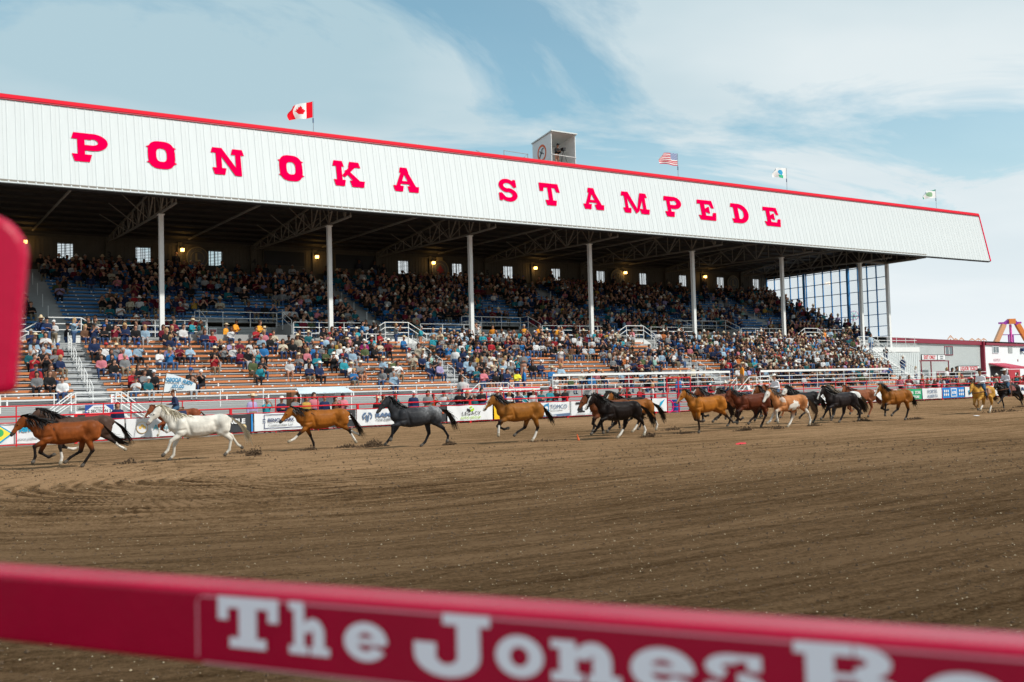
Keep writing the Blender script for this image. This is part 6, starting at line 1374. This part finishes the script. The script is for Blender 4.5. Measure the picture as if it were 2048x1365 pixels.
# nearest ones become people of their own, the rest one mass
cand.sort(key=lambda c: c[0]**2+c[1]**2)
mass = Mass(); seen = set(); NI = 296-len(fixed)-4
def describe(sh, hd, ar, place, x):
    act = {'clap': 'clapping', 'phone': 'raising phone', 'one': 'one hand raised', 'fold': 'arms folded'}.get(ar, '')
    top = 'vest' if 'safety' in sh[0] else 'top'
    return ', '.join(q for q in ['%s %s' % (sh[0], top), hd[1], act, place, where(x)] if q)
def unique(x, y, z, pose, ar, rz, place, sh=None):
    for t in range(60):
        hd = HEAD[int(prng.choice(len(HEAD), p=HW))]; s_ = sh or SHIRT[int(prng.choice(len(SHIRT), p=SW))]; a_ = ar or arms_(pose)
        lb = describe(s_, hd, a_, place, x)
        if len(lb.split()) > 16: lb = lb.replace(' cowboy hat', ' hat').replace('orange and yellow safety', 'orange safety').replace('just right of', 'right of').replace('just left of', 'left of')
        if lb not in seen and len(lb.split()) <= 16: break
    if len(lb.split()) > 16: lb = lb.replace('standing ', '').replace('orange and yellow safety', 'orange safety').replace(' cowboy hat', ' hat')
    if len(lb.split()) > 16: q_ = lb.split(', '); lb = ', '.join(q_[:2]+q_[-2:])
    seen.add(lb); sc = float(np.clip(prng.normal(1, .05), .86, 1.08)); o = person(x, y, z, pose, a_, s_, hd, rz, sc)
    o['label'] = lb; o['group'] = 'spectators in and before the grandstand'
for x, y, z, pose, ar, sh, place in fixed: unique(x, y, z, pose, ar, prng.normal(0, .6), place, sh)
for i, (x, y, z, pose, ar, rz, place) in enumerate(cand):
    if i < NI: unique(x, y, z, pose, ar, rz, place)
    else: mass.add(x, y, z, pose, ar or arms_(pose), SHIRT[int(prng.choice(len(SHIRT), p=SW))][1], HEAD[int(prng.choice(len(HEAD), p=HW))], rz)
# camera operator in the roof booth
o = person(45.9, 63.6, 19.3, 'stand', 'hold', ('black', (.01, .01, .012)), HEAD[3], .2); o['label'] = 'camera operator in black standing inside the roof booth'
mb = MB(); mb.box((-.12, -.3, 1.28), (.12, .1, 1.5)); mb.bar((0, -.1, 1.28), (-.35, -.3, 0), .03); mb.bar((0, -.1, 1.28), (.35, -.3, 0), .03); mb.bar((0, -.1, 1.28), (0, .3, 0), .03); tag(mb.build('video_camera', M_black, None, (46.2, 63.25, 19.3)), 'black video camera on tripod inside the roof booth', 'camera')
# upper tier
SW_SHADE = SW*np.array([3.0 if s[0] in ('black', 'navy', 'teal', 'brown', 'maroon') else .6 for s in SHIRT]); SW_SHADE /= SW_SHADE.sum()  # dark shirts favoured up here: the stand's shade put into clothing colours
for n in range(NU):
    Y, z = seatU(n); x = -6.0
    while x < 88.3:
        x += .57+.08*prng.random()
        if inaisle(x) or (n < 4 and any(a-.3 < x < b_+.3 for a, b_ in PORT)): continue
        v = float(vnoise(np.array([x*.28+7]), np.array([n*.38]), 77)[0]); d = .93 if v > .47 else (.5 if v > .36 else .17)
        if n < 3: d *= .75
        if x > 70 and n > 3: d *= .40
        if n > 12: d = min(1, d+.25)
        if prng.random() < d: mass.add(x, Y, z, 'sit', arms_('sit'), SHIRT[int(prng.choice(len(SHIRT), p=SW_SHADE))][1], HEAD[int(prng.choice(len(HEAD), p=HW))], prng.normal(0, .3))
for x in (2, 6.8, 21, 37, 38.5, 39.4, 52, 58, 66, 79): mass.add(x, 81.9, 11.8, 'stand', 'down', (.02, .02, .03), HEAD[3], 0)
for x in prng.uniform(5, 85, 26):
    if not any(a-.5 < x < b_+.5 for a, b_ in PORT): mass.add(x, 65.3+prng.random()*1.2, 5.05, 'stand', arms_('stand'), SHIRT[int(prng.choice(len(SHIRT), p=SW))][1], HEAD[int(prng.choice(len(HEAD), p=HW))], prng.normal(0, .8))
mass.build('crowd', 'distant mass of seated spectators filling the far and upper benches')

# ================================================================== near fence rail with decal
nf = empty('near_rail_fence', (.182, 1.807, 0), None, R(-57.3)); tag(nf, 'out of focus crimson rail with white slab lettering across the foreground', 'fence')
M_nr = mat('glossy_crimson_paint', (.42, .0, .032), .26, noise=.12, nscale=9, bump=.05, bscale=60, spec=.3)
def roundbox(x0, x1, y0, y1, z0, z1, r, name, m, parent):
    prof = []
    for cx, cz, a0 in ((y1-r, z1-r, 0), (y0+r, z1-r, 90), (y0+r, z0+r, 180), (y1-r, z0+r, 270)):
        for k in range(6): a = R(a0+90*k/5); prof.append((cx+r*math.cos(a), cz+r*math.sin(a)))
    n = len(prof); vs = [(x, p[0], p[1]) for x in (x0, x1) for p in prof]; fs = [(k, (k+1) % n, n+(k+1) % n, n+k) for k in range(n)]+[tuple(range(n-1, -1, -1)), tuple(range(n, 2*n))]
    mb = MB(); mb.add(vs, fs); o = mb.build(name, m, parent); return o
rl = roundbox(-1.6, 3.2, 0, .078, 1.617, 1.726, .010, 'lower_rail', M_nr, nf)
# upper rail stub whose rounded end hangs into view
dx_ = -.036
prof = [(-1.6, 2.012), (.045+dx_, 2.012), (.057+dx_, 2.016), (.063+dx_, 2.024)]+[(.022+dx_+.06*math.cos(R(a)), 2.237+.065*math.sin(R(a))) for a in (0, 12, 25, 40, 55, 70, 80, 90)]+[(-.08, 2.304), (-1.6, 2.302)]
n = len(prof); vs = []
lay = [(.0, .010), (.004, .003), (.012, 0), (.040, 0), (.048, .003), (.052, .010)]
for y, ins in lay:
    for (x, z) in prof: vs.append((x-(ins if x > -.2 else 0), y, z+(ins if z < 2.1 else -ins)))
fs = []
for j in range(len(lay)-1):
    for k in range(n): fs.append((j*n+k, j*n+(k+1) % n, (j+1)*n+(k+1) % n, (j+1)*n+k))
fs += [tuple(range(n)), tuple((len(lay)-1)*n+k for k in range(n-1, -1, -1))]
mb = MB(); mb.add([(x+.006, y, z) for x, y, z in vs], fs)
gt = empty('near_gate', (.171, 1.779, 0), None, R(-12)); tag(gt, 'out of focus crimson gate end with rounded corner at upper left', 'gate')
mb.v = [(x-.003 if x > -1 else -.8, y, z) for x, y, z in mb.v]; mb.build('upper_bar', M_nr, gt)
mb = MB(); mb.box((-.95, -.02, -.05), (-.8, .08, 2.4)); mb.build('post', M_nr, gt)
mb = MB(); mb.box((-1.75, -.0, -.05), (-1.6, .12, 2.45)); mb.build('post', M_nr, nf); mb = MB(); mb.box((3.2, -.0, -.05), (3.35, .12, 2.45)); mb.build('post', M_nr, nf)
M_ol = mat('decal_outline', (.75, .32, .40), .4); M_dl = mat('decal_white', (.90, .89, .97), .5)
def strip2(x0, z0, x1, z1, w=.0021, nm='decal_outline'):
    mb = MB(); mb.box((min(x0, x1)-w*.5, -.0012, min(z0, z1)-w*.5), (max(x0, x1)+w*.5, -.0002, max(z0, z1)+w*.5)); mb.build(nm, M_ol, nf)
strip2(.405, 1.630, .405, 1.706); strip2(.416, 1.7145, 3.1, 1.7145, .0022); strip2(.416, 1.6215, 3.1, 1.6215)
mb = MB(); pts = [(.405, 1.7055), (.4075, 1.711), (.4115, 1.7137), (.416, 1.7145)]
for a, b_ in zip(pts[:-1], pts[1:]): mb.bar((a[0], -.0008, a[1]), (b_[0], -.0008, b_[1]), .0018, .0008)
mb.build('decal_outline', M_ol, nf)
# slab lettering, in letter units: cap height 1
def rc(x0, x1, z0, z1): return [[(x0, z0), (x1, z0), (x1, z1), (x0, z1)]]
def arcq(cx, cz, ro, ri, a0, a1, n=20, kz=1.0, riz=None):
    return [[(cx+ro*math.cos(R(t0)), cz+ro*kz*math.sin(R(t0))), (cx+ro*math.cos(R(t1)), cz+ro*kz*math.sin(R(t1))), (cx+ri*math.cos(R(t1)), cz+(riz or ri*kz)*math.sin(R(t1))), (cx+ri*math.cos(R(t0)), cz+(riz or ri*kz)*math.sin(R(t0)))] for t0, t1 in ((a0+(a1-a0)*k/n, a0+(a1-a0)*(k+1)/n) for k in range(n))]
def serifl(ch):
    xh = .70
    if ch == 'T': return 1.30, [rc(0, 1.30, .78, 1), rc(0, .22, .54, .80), rc(1.08, 1.30, .54, .80), rc(.46, .84, .1, .80), rc(.26, 1.04, 0, .2)]
    if ch == 'h': return 1.10, [rc(.0, .40, .84, 1), rc(.14, .42, .1, .90), rc(.0, .52, 0, .16), rc(.66, .96, .1, .5), rc(.58, 1.1, 0, .16), arcq(.66, .42, .30, .06, 0, 180, 16, .93)]
    if ch == 'e': return .90, [arcq(.45, .35, .45, .17, 25, 330, 26, .80, .17), rc(.2, .86, .30, .42), arcq(.45, .35, .45, .17, -2, 28, 4, .80, .17)]
    if ch == 'J': return 1.10, [rc(.45, 1.15, .80, 1), rc(.66, 1.0, .22, .82), arcq(.50, .26, .50, .17, 180, 360, 20, .80, .17), rc(.0, .34, .26, .46)]
    if ch == 'o': return .98, [arcq(.49, .35, .49, .19, 0, 360, 28, .74, .17)]
    if ch == 'n': return 1.12, [rc(0, .4, .56, .70), rc(.14, .42, .1, .62), rc(0, .52, 0, .16), rc(.68, .98, .1, .44), rc(.6, 1.12, 0, .16), arcq(.68, .40, .30, .06, 0, 180, 16, .98)]
    if ch == 's': return .84, [arcq(.36, .50, .36, .12, 60, 250, 16, .56, .05), arcq(.46, .20, .38, .12, 90, -120, 16, .55, .05), rc(.60, .80, .46, .70), rc(.0, .20, 0, .24), rc(.28, .62, .60, .70), rc(.2, .5, 0, .10)]
    if ch == 'B': return 1.30, [rc(0, .7, .82, 1), rc(.14, .48, .1, .9), rc(0, .7, 0, .18), arcq(.72, .74, .42, .14, -90, 90, 16, .62, .08), arcq(.76, .28, .50, .16, -90, 90, 16, .56, .10), rc(.44, .78, .46, .56)]
FL_ = [('T', .443, .548), ('h', .566, .632), ('e', .655, .722), ('J', .762, .866), ('o', .878, .942), ('n', .952, 1.040), ('e', 1.052, 1.128), ('s', 1.140, 1.206), ('B', 1.238, 1.352), ('o', 1.366, 1.45)]
for ch, xa_, xb_ in FL_:
    w, layers = serifl(ch); mb = MB(); k = (xb_-xa_)/w
    for li, layer in enumerate(layers):
        for poly in layer:
            pts = [(xa_+p[0]*k, 1.647+p[1]*.070) for p in poly]; ar = sum(pts[i-1][0]*pts[i][1]-pts[i][0]*pts[i-1][1] for i in range(len(pts)))
            if ar < 0: pts = pts[::-1]
            mb.add([(p[0], -.0014-.00012*li, p[1]) for p in pts], [tuple(range(len(pts)))])
    mb.build('letter', M_dl, nf)
